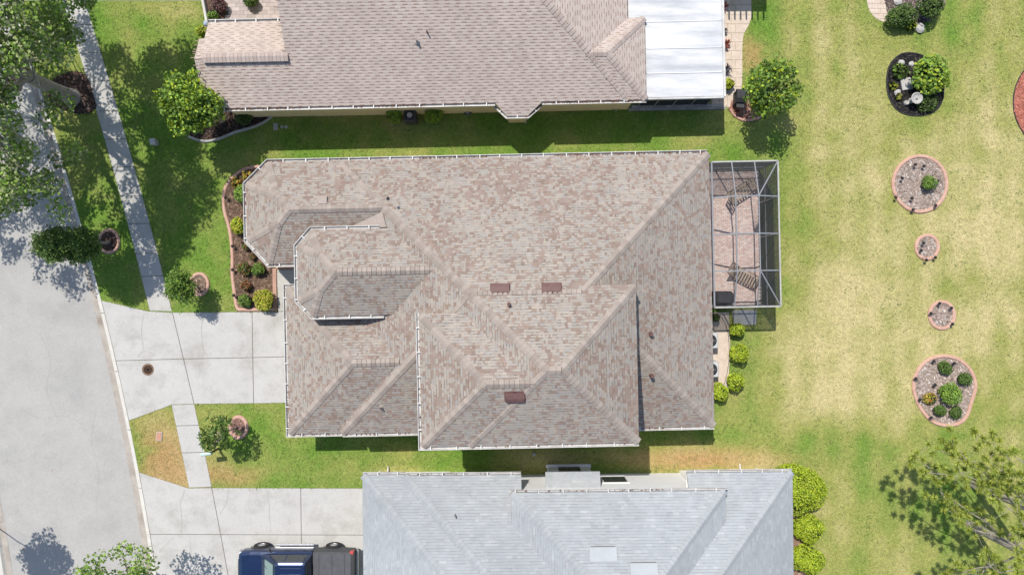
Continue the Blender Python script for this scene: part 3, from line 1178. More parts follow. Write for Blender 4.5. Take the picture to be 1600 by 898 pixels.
kn.lathe((*mid.L(-272 / S, 16 / S, 0)[:2], 1.0), [(.02, 0), (.03, .03), (.02, .06)], 8)
kn.build('handle', M['rim'], edo)
# metal-faced cricket between the two octagonal wings
ck = MB()
zc = mid.top(-178 / S, 108 / S)
a1, a2, a3 = (-182, 87, ), (-232, 87), (-178, 109)
pz = lambda u, v, up: mid.top(u / S, v / S) + up
ck.add([mid.L(a1[0] / S, a1[1] / S, pz(-182, 90, .16)), mid.L(a2[0] / S, a2[1] / S, pz(-232, 88, .03)), mid.L(a3[0] / S, a3[1] / S, pz(-178, 109, .04)), mid.L(-172 / S, 87 / S, pz(-172, 90, .10))],
       [(0, 2, 1), (0, 3, 2)])
ck.build('cricket', M['vent_tan'], mid.root)
for px, py in ((774.5, 451), (788.5, 451), (855, 450), (869, 450), (797.5, 619), (812, 619)):
    mid.box_vent(px, py, M['maroon'])
mid.box_vent(505, 314, M['vent_tan'])
for px, py, r_, h_, m_ in ((605, 308, .07, .3, 'vent_tan'), (622, 323, .04, .25, 'lead'), (795, 475, .075, .28, 'maroon'), (657, 497, .05, .2, 'lead'), (1016, 521, .09, .3, 'maroon'), (1017, 586, .09, .38, 'maroon'), (596, 636, .04, .3, 'maroon')):
    mid.pipe(px, py, r_, h_, M[m_], boot=r_ < .06)

# ---- north house
nS = Plane((0, 267 / S), (0, 1), 2.7)
nb = Vol([(-309, 267), (175, 267), (175, 690), (-309, 690)], 2.7, (1, 1, 1, 0))
nbump = Vol([(60, 267), (199.5, 267), (199.5, 385), (60, 385)], 2.7, (1, 1, 1, 0))
ngab = Vol([(-430, 267), (-309, 267), (-309, 391), (-430, 391)], 2.7, (1, 0, 1, 0))
ngab2 = Vol([(-437, 295), (-428, 295), (-428, 363), (-437, 363)], 2.7 + 28 / 60, (1, 0, 1, 0))
nbay = Vol([(-18, 267), (-2, 250), (28, 250), (48, 267), (48, 300), (-18, 300)], 2.7, (0, 0, 0, 0, 0, 0), (nS,))
PINK_CAPS = [(.42, .35, .31), (.38, .31, .272), (.435, .365, .325), (.40, .33, .292)]
north = House('house', 'tan stucco house with pinkish beige shingle roof and flat white patio roof', R(1.2), (-100, 400),
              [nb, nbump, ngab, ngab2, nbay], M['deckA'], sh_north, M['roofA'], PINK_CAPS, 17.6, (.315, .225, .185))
TN = M['wall_tan']
north.wall([(-300, 273.5), (161, 273.5), (161, 676), (-300, 676)], 0, 2.62, TN)
north.wall([(60, 274), (186, 274), (186, 372), (60, 372)], 0, 2.6, TN)
north.wall([(-418, 274), (-296, 274), (-296, 378), (-418, 378)], 0, 2.6, TN)
north.wall([(-13, 276), (1, 257), (26, 257), (43, 276)], 0, 2.35, TN)
north.soffit([(-309, 267), (175, 267), (175, 690), (-309, 690)], 2.515)
north.soffit([(-430, 267), (-290, 267), (-290, 391), (-430, 391)], 2.505)
north.soffit([(60, 267), (199.5, 267), (199.5, 385), (60, 385)], 2.508)
north.gutter([(-430, 267), (-19, 267)], 2.7, litter=.3)
north.gutter([(-19, 267), (-2, 250), (28, 250), (48, 267)], 2.43, litter=.8)
north.gutter([(49, 267), (199.5, 267)], 2.7, litter=.5)
north.gutter([(-312, 391), (-430, 391)], 2.7)
north.downspout(28, 246, 2.43, -2, 15)
north.downspout(168, 263, 2.7, 0, 14)
north.downspout(-424, 263, 2.7, 8, 16)
north.pipe(652, 66, .05, .34, M['vent_tan'])
north.pipe(668, 52, .035, .3, M['maroon'], boot=False)
# raised ridge vent on the small front gable
rv = MB()
vz = 2.7 + 62 / 60
rv.add([north.L(u / S, v / S, z) for u in (-425, -306) for v, z in ((323, vz - .05), (323, vz + .05), (329, vz + .11), (335, vz + .05), (335, vz - .05))],
       [(1, 6, 7, 2), (2, 7, 8, 3), (0, 5, 6, 1), (3, 8, 9, 4), (0, 1, 2, 3, 4), (9, 8, 7, 6, 5)], (.40, .32, .285))
rvo = rv.build('ridge_vent', M['roofA'], north.root)
for k in range(22):
    cc = MB()
    u = -424 + k * 5.4
    cc.add([north.L(a / S, v / S, z) for a in (u, u + 4.9) for v, z in ((322, vz + .055), (329, vz + .128), (336, vz + .055))], [(0, 3, 4, 1), (1, 4, 5, 2)], PINK_CAPS[k % 4])
    cc.build('cap', M['roofA'], rvo)
# flat white insulated patio roof, panel by panel
pr = MB()
pr.box((*north.L(256.5 / S, 378 / S, 0)[:2], 2.40), (3.75, 7.1, .10))
pro = pr.build('patio_roof', M['white_metal'], north.root)
M['patio'] = mat('white_roof_coating', (0.70, 0.71, 0.73), (0.80, 0.80, 0.80), scale=0.8, rough=0.45, spec=0.4)
_nt = M['patio'].node_tree
_mp = _nt.nodes.new('ShaderNodeMapping')
_mp.inputs['Scale'].default_value = (0.28, 1.6, 1)
_ge = [n for n in _nt.nodes if n.type == 'NEW_GEOMETRY'][0]
_ns = [n for n in _nt.nodes if n.type == 'TEX_NOISE'][0]
_nt.links.new(_ge.outputs['Position'], _mp.inputs['Vector'])
_nt.links.new(_mp.outputs[0], _ns.inputs['Vector'])
_rp = [n for n in _nt.nodes if n.type == 'VALTORGB'][0].color_ramp
_rp.elements[0].position = .34
_rp.elements[1].position = .56
_rp.elements[0].color = (.38, .395, .41, 1)
_rp.elements[1].color = (.59, .59, .585, 1)
edges = [271, 306, 342, 381, 418, 455, 485]
for a, b in zip(edges[:-1], edges[1:]):
    q = MB()
    x0 = 200.5 if b < 390 else 177
    q.box((*north.L((x0 + 313) / 2 / S, (a + b) / 2 / S, 0)[:2], 2.475), ((313 - x0) / S, (b - a - .5) / S, .05), bev=.01)
    po = q.build('roof_panel', M['patio'], pro)
    q = MB()
    q.box((*north.L((x0 + 313) / 2 / S, b / S, 0)[:2], 2.51), ((313 - x0) / S - .12, .05, .035), bev=.008)
    q.build('seam', M['white_metal'], pro)
q = MB()
q.box((*north.L(315 / S, 378 / S, 0)[:2], 2.44), (.12, 7.2, .16), bev=.02)
q.build('edge_gutter', M['gutter'], pro)
q = MB()
q.box((*north.L(257 / S, 269.5 / S, 0)[:2], 2.44), (3.78, .09, .15), bev=.02)
q.build('edge_gutter', M['gutter'], pro)
for k, u in enumerate((203, 228, 256, 284, 309)):
    q = MB()
    q.box((*north.L(u / S, 279 / S, 0)[:2], 1.18), (.06, .06, 2.36))
    q.build('post', M['alum'], pro)
for v in (318, 360, 402, 444, 484):
    q = MB()
    q.box((*north.L(310 / S, v / S, 0)[:2], 1.18), (.06, .06, 2.36))
    q.build('post', M['alum'], pro)


def weave(m, o, a, b, la, lb, pitch=.026, th=.0046):
    """woven insect screen: wires along both unit directions a and b from corner o, as thin square prisms"""
    o, a, b = Vector(o), Vector(a), Vector(b)
    n = a.cross(b).normalized()
    for d, e, ld, le in ((a, b, la, lb), (b, a, lb, la)):
        k = int(le / pitch)
        for i in range(k + 1):
            c = o + e * (i * le / max(k, 1))
            vs = [c + e * (sx * th / 2) + n * (sz * th / 2) + d * t for t in (0, ld) for sx, sz in ((-1, -1), (1, -1), (1, 1), (-1, 1))]
            m.add(vs, [(0, 1, 5, 4), (1, 2, 6, 5), (2, 3, 7, 6), (3, 0, 4, 7)])


def weave_poly(m, pts, pitch=.026, th=.0046):
    """screen in a convex planar quad"""
    p = [Vector(q) for q in pts]
    a = (p[1] - p[0])
    ex = a.normalized()
    n = a.cross(p[-1] - p[0]).normalized()
    ey = n.cross(ex)
    P2 = [((q - p[0]).dot(ex), (q - p[0]).dot(ey)) for q in p]
    for ax in (0, 1):
        lo, hi = min(q[ax] for q in P2), max(q[ax] for q in P2)
        k = max(1, int((hi - lo) / pitch))
        for i in range(k):
            c = lo + (i + .5) * (hi - lo) / k
            xs = []
            for j in range(len(P2)):
                q0, q1 = P2[j], P2[(j + 1) % len(P2)]
                if (q0[ax] - c) * (q1[ax] - c) < 0:
                    t = (c - q0[ax]) / (q1[ax] - q0[ax])
                    xs.append(q0[1 - ax] + (q1[1 - ax] - q0[1 - ax]) * t)
            if len(xs) < 2:
                continue
            x0, x1 = min(xs), max(xs)
            d, e = (ex, ey) if ax == 1 else (ey, ex)
            base = p[0] + e * c
            vs = [base + d * t + e * (sx * th / 2) + n * (sz * th / 2) for t in (x0, x1) for sx, sz in ((-1, -1), (1, -1), (1, 1), (-1, 1))]
            m.add(vs, [(0, 1, 5, 4), (1, 2, 6, 5), (2, 3, 7, 6), (3, 0, 4, 7)])


for u0, u1 in ((203, 228), (228, 256), (256, 284), (284, 309)):
    q = MB()
    weave(q, north.L(u0 / S, 279 / S, .05), (1, 0, 0), (0, 0, 1), (u1 - u0) / S, 2.3, .03, .006)
    q.build('screen_panel', M['mesh'], pro)
q = MB()
q.box((*north.L(256 / S, 300 / S, 0)[:2], .02), (3.6, 1.4, .03))
q.build('patio_floor', M['edging_grey'], pro)

# ---- south house
sN = Plane((0, -270 / S), (0, -1), 2.7)
sW = Plane((-158 / S, 0), (1, 0), 2.7)
sE = Plane((402 / S, 0), (-1, 0), 2.7)
sL2 = Vol([(-158, -700), (146, -700), (146, -305), (-158, -305)], 2.7, (0, 0, 0, 0), (sN, sW))
sR2 = Vol([(146, -700), (402, -700), (402, -305), (146, -305)], 2.7, (0, 0, 0, 0), (sN, sE))
sG = Vol([(-220, -525), (-38, -525), (-38, -270), (-220, -270)], 2.5, (1, 0, 1, 1))
sL = Vol([(-158, -305), (10, -305), (10, -270), (-158, -270)], 2.7, (0, 0, 1, 1))
sR = Vol([(250, -305), (402, -305), (402, -270), (250, -270)], 2.7, (0, 1, 1, 0))
sB = Vol([(-4, -650), (296, -650), (296, -287), (-4, -287)], 3.7, (0, 1, 1, 1))
GREY_CAPS = [(.345, .36, .37), (.328, .343, .354), (.357, .37, .379), (.336, .351, .362)]
south = House('house', 'white house with pale grey shingle roof beside the blue pickup', R(0.6), (90, -470),
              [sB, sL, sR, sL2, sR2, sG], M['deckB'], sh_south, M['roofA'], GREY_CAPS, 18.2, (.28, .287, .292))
WH = M['wall_white']
south.wall([(8, -660), (284, -660), (284, -292), (8, -292)], 0, 3.62, WH)
south.wall([(-146, -690), (2, -690), (2, -288), (-146, -288)], 0, 2.6, WH)
south.wall([(258, -690), (386, -690), (386, -288), (258, -288)], 0, 2.61, WH)
south.wall([(-206, -512), (-100, -512), (-100, -286), (-206, -286)], 0, 2.42, WH)
south.soffit([(-158, -700), (10, -700), (10, -270), (-158, -270)], 2.515)
south.soffit([(250, -700), (402, -700), (402, -270), (250, -270)], 2.515)
south.soffit([(-4, -650), (296, -650), (296, -287), (-4, -287)], 3.505)
south.soffit([(-220, -525), (-38, -525), (-38, -270), (-220, -270)], 2.305)
south.gutter([(-159, -270), (-220, -270)], 2.5, litter=1.6)
south.gutter([(10, -270), (-157, -270)], 2.7, litter=.1)
south.gutter([(402, -270), (250, -270)], 2.7, litter=.9)
south.gutter([(300, -287), (-8, -287)], 3.7, litter=.12)
south.downspout(352, -266, 2.7, 0, -20)
south.downspout(-196, -266, 2.5, 0, -18)
south.pipe(711, 803, .04, .36, M['lead'], boot=False)
south.window((133, -292), (170, -292), .55, 1.75, (0, 1), 1)
dm = MB()
for k in range(4):
    dm.box((*south.L(-206.6 / S, -380 / S, 0)[:2], .28 + k * .53), (.05, 4.9, .51), bev=.012)
dm.build('garage_door', M['soffit'], south.root)
# bay with shed roof on the north wall
by = MB()
by.prism([south.L(a / S, b / S, 0)[:2] for a, b in ((52, -294), (116, -294), (116, -276), (52, -276))], 0, 2.05)
byo = by.build('bay', WH, south.root)
q = MB()
q.box((*south.L(84 / S, -275.8 / S, 0)[:2], 1.25), (1.1, .05, 1.2))
q.build('pane', M['glass'], byo)
q = MB()
q.box((*south.L(84 / S, -275 / S, 0)[:2], .55), (2.3, .16, .08), bev=.01)
q.build('sill', M['soffit'], byo)
q = MB()
ub, ue = 46 / S, 126 / S
q.add([south.L(u, v / S, z) for u in (ub, ue) for v, z in ((-271, 2.08), (-271, 2.16), (-296, 2.50), (-296, 2.38))], [(0, 4, 5, 1), (1, 5, 6, 2), (0, 1, 2, 3), (7, 6, 5, 4), (3, 7, 4, 0)])
q.build('bay_roof', M['deckB'], byo)
q = MB()
r_ = random.Random(5)
for k in range(7):
    v = -271 - k * 3.7
    u = ub
    while u < ue - .02:
        w = min(r_.choice((.15, .2, .27)), ue - u)
        _, c, th, _ = sh_south(r_, k, 0, u, v / S)
        z0 = 2.165 + .0136 * (k * 3.7)
        q.add([south.L(u, v / S, z0 + th), south.L(u + w, v / S, z0 + th), south.L(u + w, (v - 3.9) / S, z0 + .0136 * 3.9), south.L(u, (v - 3.9) / S, z0 + .0136 * 3.9),
               south.L(u, v / S, z0 - .01), south.L(u + w, v / S, z0 - .01)], [(1, 0, 3, 2), (0, 1, 5, 4)], c)
        u += w
q.build('shingles', M['roofA'], byo, kind='stuff')
# two low off-ridge vents
for (pa, pb, pc) in (((921, 856), (964, 856), 875), ((983, 881), (1029, 881), 900)):
    cu, cv, cz = south.at((pa[0] + pb[0]) / 2, (pa[1] + pc) / 2)
    mt = south.slope_frame(cu, cv).to_4x4()
    mt.translation = Vector(south.L(cu, cv, cz))
    b_ = MB()
    wx, wy = 1.22 / 2, .60 / 2
    # x runs along the course, +y points downhill
    b_.add([(-wx, -wy, .0), (wx, -wy, .0), (wx, wy, .0), (-wx, wy, .0), (-wx, -wy, .04), (wx, -wy, .04), (wx, wy, .13), (-wx, wy, .13)],
           [(4, 5, 6, 7), (0, 1, 5, 4), (1, 2, 6, 5), (2, 3, 7, 6), (3, 0, 4, 7)], (.40, .42, .43))
    vo = b_.build('roof_vent', M['roofA'], south.root)
    vo.matrix_local = mt
    b_ = MB()
    b_.box((0, wy + .02, .06), (2 * wx - .1, .03, .07))
    b_.build('louvre', M['truck_grey'], vo)

for V_, h_ in ((m1, mid), (wing1, mid), (gar, mid), (nb, north), (ngab, north), (sG, south), (sL, south), (sR, south), (sL2, south), (sR2, south)):
    fp = offset_poly(V_.foot, .42)
    EXCL.append([(a * h_.ca - b * h_.sa, a * h_.sa + b * h_.ca) for a, b in fp])
fp = [(a / S, b / S) for a, b in ((190, 278), (318, 278), (318, 500), (190, 500))]
EXCL.append([(a * north.ca - b * north.sa, a * north.sa + b * north.ca) for a, b in fp])
fp = [(a / S, b / S) for a, b in ((0, -292), (300, -292), (300, -700), (0, -700))]
EXCL.append([(a * south.ca - b * south.sa, a * south.sa + b * south.ca) for a, b in fp])


# ------------------------------------------------------------------ vegetation tools
LEAF = np.array([(0, 0, 0), (.5, .42, .06), (1, 0, -.05), (.5, -.42, .06)])


def leaf_cloud(C, size, cols, up=0.4, jit=.25, outward=None, asp=1.0):
    """C (n,3) centres -> verts, faces, colours of leaf blades lying about the outward/up direction"""
    n = len(C)
    nrm = rng.normal(size=(n, 3))
    nrm /= np.linalg.norm(nrm, axis=1, keepdims=True)
    if outward is not None:
        nrm = nrm * .75 + outward
    nrm[:, 2] += up
    nrm /= np.linalg.norm(nrm, axis=1, keepdims=True)
    a = rng.normal(size=(n, 3))
    a -= nrm * np.sum(a * nrm, 1, keepdims=True)
    a /= np.linalg.norm(a, axis=1, keepdims=True)
    b = np.cross(nrm, a)
    sz = (size * rng.uniform(.65, 1.35, n))[:, None, None]
    V = C[:, None, :] + sz * ((LEAF[None, :, 0:1] - .5) * a[:, None, :] + LEAF[None, :, 1:2] * asp * b[:, None, :] + LEAF[None, :, 2:3] * nrm[:, None, :])
    F = np.arange(n * 4).reshape(n, 4)
    pal = np.array(cols)
    cc = pal[rng.integers(0, len(pal), n)] * rng.uniform(1 - jit, 1 + jit, (n, 1))
    return V.reshape(-1, 3), F, cc


def ball_pts(n, c, r, shell=.55):
    d = rng.normal(size=(n, 3))
    d /= np.linalg.norm(d, axis=1, keepdims=True)
    rad = (shell + (1 - shell) * rng.random(n) ** .6)[:, None]
    return np.array(c) + d * rad * np.array(r), d


DKG = [(.075, .125, .03), (.095, .15, .035), (.06, .10, .025)]
MDG = [(.12, .20, .04), (.15, .24, .045), (.095, .165, .035)]
BRG = [(.20, .33, .05), (.26, .39, .06), (.16, .28, .045)]
LIME = [(.40, .49, .03), (.34, .44, .03), (.47, .54, .04), (.23, .34, .028)]
YEL = [(.55, .47, .06), (.44, .43, .06), (.30, .36, .05), (.62, .52, .10)]
ORG = [(.50, .21, .04), (.55, .33, .05), (.32, .18, .04), (.17, .18, .04)]
REDD = [(.28, .09, .05), (.36, .13, .07), (.2, .12, .04), (.14, .16, .04)]


def shrub(name, label, px, py, rpx, h, cols, cat='shrub', group=None, leaf=.085, dens=1.0, flat=1.0, lumps=5, elong=(1, 1), up=.4, base=None, stem=True):
    """rounded bush seen at (px, py) whose crown has radius rpx; h = its height in metres"""
    zc = h * .55
    k = (H - zc) / H
    r = rpx / S * k
    p = G(px, py, zc) if base is None else Vector((*g(*base), 0))
    root = thing(name, label, cat, (p.x, p.y, 0), 0, group)
    # lumpy core that stops light, plus leaves through an uneven shell
    rad = np.array((r * elong[0], r * elong[1], h * .5 * flat))
    cs = [((0, 0, h * .52), rad * .80)]
    for i in range(lumps):
        a = i * 2 * math.pi / lumps + random.uniform(-.4, .4)
        cs.append(((math.cos(a) * rad[0] * .42, math.sin(a) * rad[1] * .42, h * random.uniform(.42, .70)), rad * random.uniform(.46, .74)))
    Vs, Fs, Cs, o = [], [], [], 0
    area = sum(4 * math.pi * float(np.mean(c[1])) ** 2 for c in cs) * .55
    for c, rr in cs:
        n = int(dens * 0.62 * 4 * math.pi * float(np.mean(rr)) ** 2 / (leaf * leaf * .42)) + 20
        n = min(n, 5000)
        P, d = ball_pts(n, c, rr, .80)
        P = P[P[:, 2] > .02]
        d = (P - np.array(c)) / rr
        v, f, cc = leaf_cloud(P, leaf, cols, up=up, outward=d * .8)
        Vs.append(v)
        Fs.append(f + o)
        Cs.append(cc)
        o += len(v)
    # large dark blades near the middle
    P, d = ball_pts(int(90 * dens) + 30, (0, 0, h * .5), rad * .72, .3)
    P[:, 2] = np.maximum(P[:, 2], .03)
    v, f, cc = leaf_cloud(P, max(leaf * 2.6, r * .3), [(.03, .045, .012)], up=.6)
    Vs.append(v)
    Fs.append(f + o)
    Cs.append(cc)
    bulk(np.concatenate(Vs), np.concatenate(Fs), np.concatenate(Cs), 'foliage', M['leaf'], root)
    if stem:
        m = MB()
        for i in range(3):
            a = i * 2.1 + random.random()
            m.tube([(0, 0, -.02), (math.cos(a) * r * .12, math.sin(a) * r * .12, h * .25), (math.cos(a) * r * .4, math.sin(a) * r * .4, h * .55)], [.03, .022, .01], 5)
        m.build('stem', M['bark_dark'], root)
    return root


def spiky(name, label, px, py, rpx, h, cols, cat='plant', n=26, width=.05, group=None):
    """rosette of strap leaves"""
    p = G(px, py, h * .3)
    root = thing(name, label, cat, (p.x, p.y, 0), 0, group)
    m = MB()
    r = rpx / S
    for i in range(n):
        a = random.uniform(0, 2 * math.pi)
        e = random.uniform(.25, 1.0)
        L = r * random.uniform(.75, 1.1)
        d = Vector((math.cos(a), math.sin(a), 0))
        s_ = Vector((-math.sin(a), math.cos(a), 0))
        q0 = Vector((0, 0, .03))
        q1 = d * L * .45 + Vector((0, 0, h * e * .9))
        q2 = d * L + Vector((0, 0, h * e * .55))
        w = width * random.uniform(.7, 1.2)
        c = random.choice(cols)
        ff = random.uniform(.8, 1.2)
        c = tuple(x * ff for x in c)
        m.add([q0 - s_ * w * .4, q0 + s_ * w * .4, q1 + s_ * w * .6, q2, q1 - s_ * w * .6], [(0, 1, 2, 4), (4, 2, 3)], c)
    m.build('leaf_rosette', M['leaf'], root)
    return root


def tree_crown(parent, clusters, cols, leaf, per, name='crown', up=.35, asp=1.0):
    Vs, Fs, Cs, o = [], [], [], 0
    for (c, r) in clusters:
        n = int(per * random.uniform(.7, 1.3) * (r / .6) ** 2)
        P, d = ball_pts(n, c, (r, r, r * .72), .25)
        tone = random.uniform(.72, 1.28)
        v, f, cc = leaf_cloud(P, leaf, np.array(cols) * tone, up=up, outward=d * .35, asp=asp)
        Vs.append(v)
        Fs.append(f + o)
        Cs.append(cc)
        o += len(v)
    return bulk(np.concatenate(Vs), np.concatenate(Fs), np.concatenate(Cs), name, M['leaf'], parent)


def limb(m, a, b, r0, r1, sag=.0, n=6, wob=.12, sides=7):
    a, b = Vector(a), Vector(b)
    L = (b - a).length
    pts, rad = [], []
    for i in range(n + 1):
        t = i / n
        p = a.lerp(b, t)
        if 0 < i < n:
            p += Vector((random.gauss(0, wob), random.gauss(0, wob), random.gauss(0, wob * .6))) * min(1, L / 3)
        p.z += sag * math.sin(math.pi * t) * L
        pts.append(p)
        rad.append(r0 + (r1 - r0) * t)
    m.tube(pts, rad, sides)
    return pts


# ------------------------------------------------------------------ planting beds
def bed(name, label, poly_px, edging=None, edge_w=4.2, mulch_cols=((.12, .072, .05), (.17, .105, .075), (.09, .06, .045)), chips=110, mat_=None, edge_h=.10, open_path=None, z=.03):
    c = np.mean(np.array(poly_px), axis=0)
    o = Vector((*g(*c), 0))
    root = thing(name, label, 'flower bed', o)
    P = ccw([g(*q) for q in poly_px])
    EXCL.append(offset_poly(P, -.03))
    Lp = [(a - o.x, b - o.y) for a, b in P]
    inner = offset_poly(Lp, edge_w / S * .8) if edging and not open_path else Lp
    m = MB()
    pal = mulch_cols
    m.add([(a, b, z) for a, b in inner], [tuple(range(len(inner)))], pal[0])
    xs, ys = [p[0] for p in inner], [p[1] for p in inner]
    n = int(chips * abs(area2(inner)))
    X = rng.uniform(min(xs), max(xs), n * 2)
    Y = rng.uniform(min(ys), max(ys), n * 2)
    ok = inside(inner, X, Y)
    for x, y in list(zip(X[ok], Y[ok]))[:n]:
        a = random.uniform(0, 3.14)
        l, w = random.uniform(.03, .10), random.uniform(.015, .045)
        ca, sa = math.cos(a), math.sin(a)
        zt = z + random.uniform(.006, .03)
        tilt = random.uniform(-.015, .015)
        cc = random.choice(pal)
        ff = random.uniform(.7, 1.4)
        cc = tuple(q * ff for q in cc)
        m.add([(x - l * ca - w * sa, y - l * sa + w * ca, zt + tilt), (x - l * ca + w * sa, y - l * sa - w * ca, zt + tilt), (x + l * ca + w * sa, y + l * sa - w * ca, zt - tilt), (x + l * ca - w * sa, y + l * sa + w * ca, zt - tilt)], [(0, 1, 2, 3)], cc)
    m.build('mulch', mat_ or M['mulch'], root, kind='stuff')
    if edging:
        w = edge_w / S
        if open_path is None:
            path_, closed = Lp, True
        else:
            path_, closed = [(g(*q)[0] - o.x, g(*q)[1] - o.y) for q in open_path], False
        prof = [(0, -.02), (0, edge_h * .6), (w * .22, edge_h), (w * .78, edge_h), (w, edge_h * .6), (w, -.02)]
        rails = [offset_poly(path_, a, closed) for a, _ in prof]
        n = len(path_)
        # the kerb is cast in runs with control joints
        run = max(2, int(round(n / max(1, round(sum(math.hypot(path_[(i + 1) % n][0] - path_[i][0], path_[(i + 1) % n][1] - path_[i][1]) for i in range(n)) / 1.1)))))
        i = 0
        last = n if closed else n - 1
        while i < last:
            j = min(i + run, last)
            e = MB()
            vs = [(*rails[k][t % n], prof[k][1]) for t in range(i, j + 1) for k in range(6)]
            fs = []
            for t in range(j - i):
                for k in range(5):
                    fs.append((t * 6 + k, (t + 1) * 6 + k, (t + 1) * 6 + k + 1, t * 6 + k + 1))
            fs += [tuple(range(6)), tuple(range((j - i) * 6 + 5, (j - i) * 6 - 1, -1))]
            e.add(vs, fs)
            e.build('edging_stone', edging, root)
            i = j
    return root


def ring(cx, cy, rx, ry, n=28, wob=.0):
    return [(cx + rx * (1 + wob * math.sin(3 * t + cx)) * math.cos(t), cy + ry * (1 + wob * math.sin(2 * t + cy)) * math.sin(t)) for t in np.linspace(0, 2 * math.pi, n, endpoint=False)]


left_edge = smooth_open([(412, 257), (386, 261), (365, 273), (351, 291), (347, 312), (349, 332), (355, 352), (359, 374), (361, 402), (361, 430), (364, 455), (368, 480), (374, 486)], 4)
front_poly = left_edge + [(390, 486.2), (430, 484.5), (430, 420), (430, 416), (470, 416), (470, 300), (420, 258)]
bed('flower_bed', 'long curved mulch bed with pink edging along the front of the middle house', front_poly, M['edging'], 5.0,
    mulch_cols=((.13, .085, .06), (.18, .12, .085), (.10, .068, .05), (.22, .15, .11)), open_path=left_edge + [(400, 486), (430, 484.7)])
bb = thing('brick_border', 'red brick border between mulch bed and entry path', 'border', (*g(431, 450), 0))
ob = g(431, 450)
bm_ = MB()
bm_.box((0, 0, .055), (.20, .095, .07), bev=.008)
bme = bm_.mesh('brick', M['edging'])
for k in range(20):
    o = obj('brick', bme, bb)
    q = g(429.5 + .12 * k / 3, 421 + k * 3.3)
    o.location = (q[0] - ob[0], q[1] - ob[1], 0)
for k in range(10):
    o = obj('brick', bme, bb)
    q = g(434 + k * 3.3, 417.3)
    o.location = (q[0] - ob[0], q[1] - ob[1], 0)
    o.rotation_euler = (0, 0, math.pi / 2)

bed('tree_ring', 'round pink edging ring at the foot of the egg-shaped tree by the road', ring(171, 377, 17.5, 20), M['edging'], 4.5, mulch_cols=((.10, .06, .05), (.14, .085, .065), (.08, .055, .05)))
bed('tree_ring', 'round pink edging ring beside the driveway under the dense green shrub tree', ring(312, 444, 16, 19), M['edging'], 4.8, mulch_cols=((.22, .16, .12), (.15, .1, .075), (.28, .2, .15)))
bed('tree_ring', 'round pink edging ring on the lawn south of the wide driveway', ring(373, 667, 16, 19), M['edging'], 5.5, mulch_cols=((.24, .14, .11), (.17, .1, .08), (.3, .19, .15)))
GREYM = ((.30, .235, .195), (.36, .295, .255), (.23, .18, .15), (.42, .37, .34))
bed('flower_bed', 'large round back yard bed with pink edging and one small bush', ring(1437, 287.5, 44.5, 45.5, 40, .01), M['edging'], 5.2, mulch_cols=GREYM)
bed('flower_bed', 'smaller empty round bed with pink edging just south of the large round one', ring(1448, 386, 20, 21), M['edging'], 5.2, mulch_cols=GREYM)
bed('flower_bed', 'small empty round bed with pink edging just north of the kidney-shaped one', ring(1471, 492, 22, 23.5), M['edging'], 5.2, mulch_cols=GREYM)
kid = smooth_closed([(1424, 602), (1432, 576), (1450, 559), (1476, 553), (1502, 561), (1520, 580), (1526, 604), (1519, 630), (1511, 652), (1496, 664), (1472, 666), (1450, 656), (1432, 632)], 4)
bed('flower_bed', 'kidney-shaped back yard bed with pink edging and six bushes', kid, M['edging'], 5.2, mulch_cols=GREYM)
bed('flower_bed', 'oval black mulch bed with black edging round the stone fountain', smooth_closed([(1384, 130), (1388, 104), (1402, 87), (1420, 82), (1445, 88), (1468, 108), (1475, 140), (1468, 168), (1445, 181), (1420, 181), (1400, 172), (1388, 153)], 4), M['edging_black'], 1.8,
    mulch_cols=((.022, .02, .02), (.035, .032, .03), (.015, .014, .014), (.06, .055, .05)), edge_h=.06)
bed('flower_bed', 'round red mulch bed cut by the right edge near the dry lawn', ring(1652, 160, 70, 76, 36), M['edging_black'], 1.5, mat_=M['redmulch'],
    mulch_cols=((.36, .13, .09), (.42, .17, .12), (.30, .10, .075)), edge_h=.05)
bed('flower_bed', 'dark mulch bed at the foot of the large street oak', smooth_closed([(75, 135), (95, 118), (118, 112), (136, 120), (146, 148), (150, 170), (128, 178), (100, 172), (80, 158)], 4), None,
    mulch_cols=((.07, .045, .035), (.10, .065, .05), (.05, .035, .03), (.16, .11, .09)))
gp = smooth_open([(296, 212), (318, 219), (340, 216), (365, 206), (385, 200), (405, 193), (420, 184), (426, 176)], 4)
bed('flower_bed', 'dark mulch bed with curved grey edging at the corner of the tan house', gp + [(426, 165), (360, 165), (340, 172), (305, 190)], M['edging_grey'], 4.0,
    mulch_cols=((.045, .03, .026), (.07, .05, .04), (.1, .07, .055)), open_path=gp[::-1])
cb_ = smooth_open([(1139, 172), (1146, 182), (1158, 189), (1172, 190), (1186, 186), (1194, 178), (1192, 168)], 4)
bed('flower_bed', 'small round-ended bed with pink edging under the back yard tree', cb_ + [(1188, 150), (1160, 140), (1142, 160)], M['edging'], 3.6,
    mulch_cols=((.3, .15, .11), (.2, .11, .085), (.38, .22, .17)), open_path=cb_)
bed('flower_bed', 'mulch strip under the three clipped hedges beside the grey roof', [(1188, 742), (1240, 742), (1258, 760), (1258, 900), (1186, 900)], None, mulch_cols=((.26, .17, .12), (.2, .13, .1), (.33, .24, .18)))
bed('flower_bed', 'rocky bed beside the paver circle at the top edge', smooth_closed([(1383, -2), (1395, -25), (1450, -30), (1475, -5), (1468, 20), (1440, 38), (1410, 42), (1390, 30)], 4), None,
    mulch_cols=((.10, .08, .07), (.2, .16, .14), (.28, .23, .2)))
bed('flower_bed', 'narrow planted strip beside the front walk at the top', [(318, -40), (350, -40), (352, 30), (322, 36)], None, mulch_cols=((.12, .08, .06), (.16, .1, .08)))


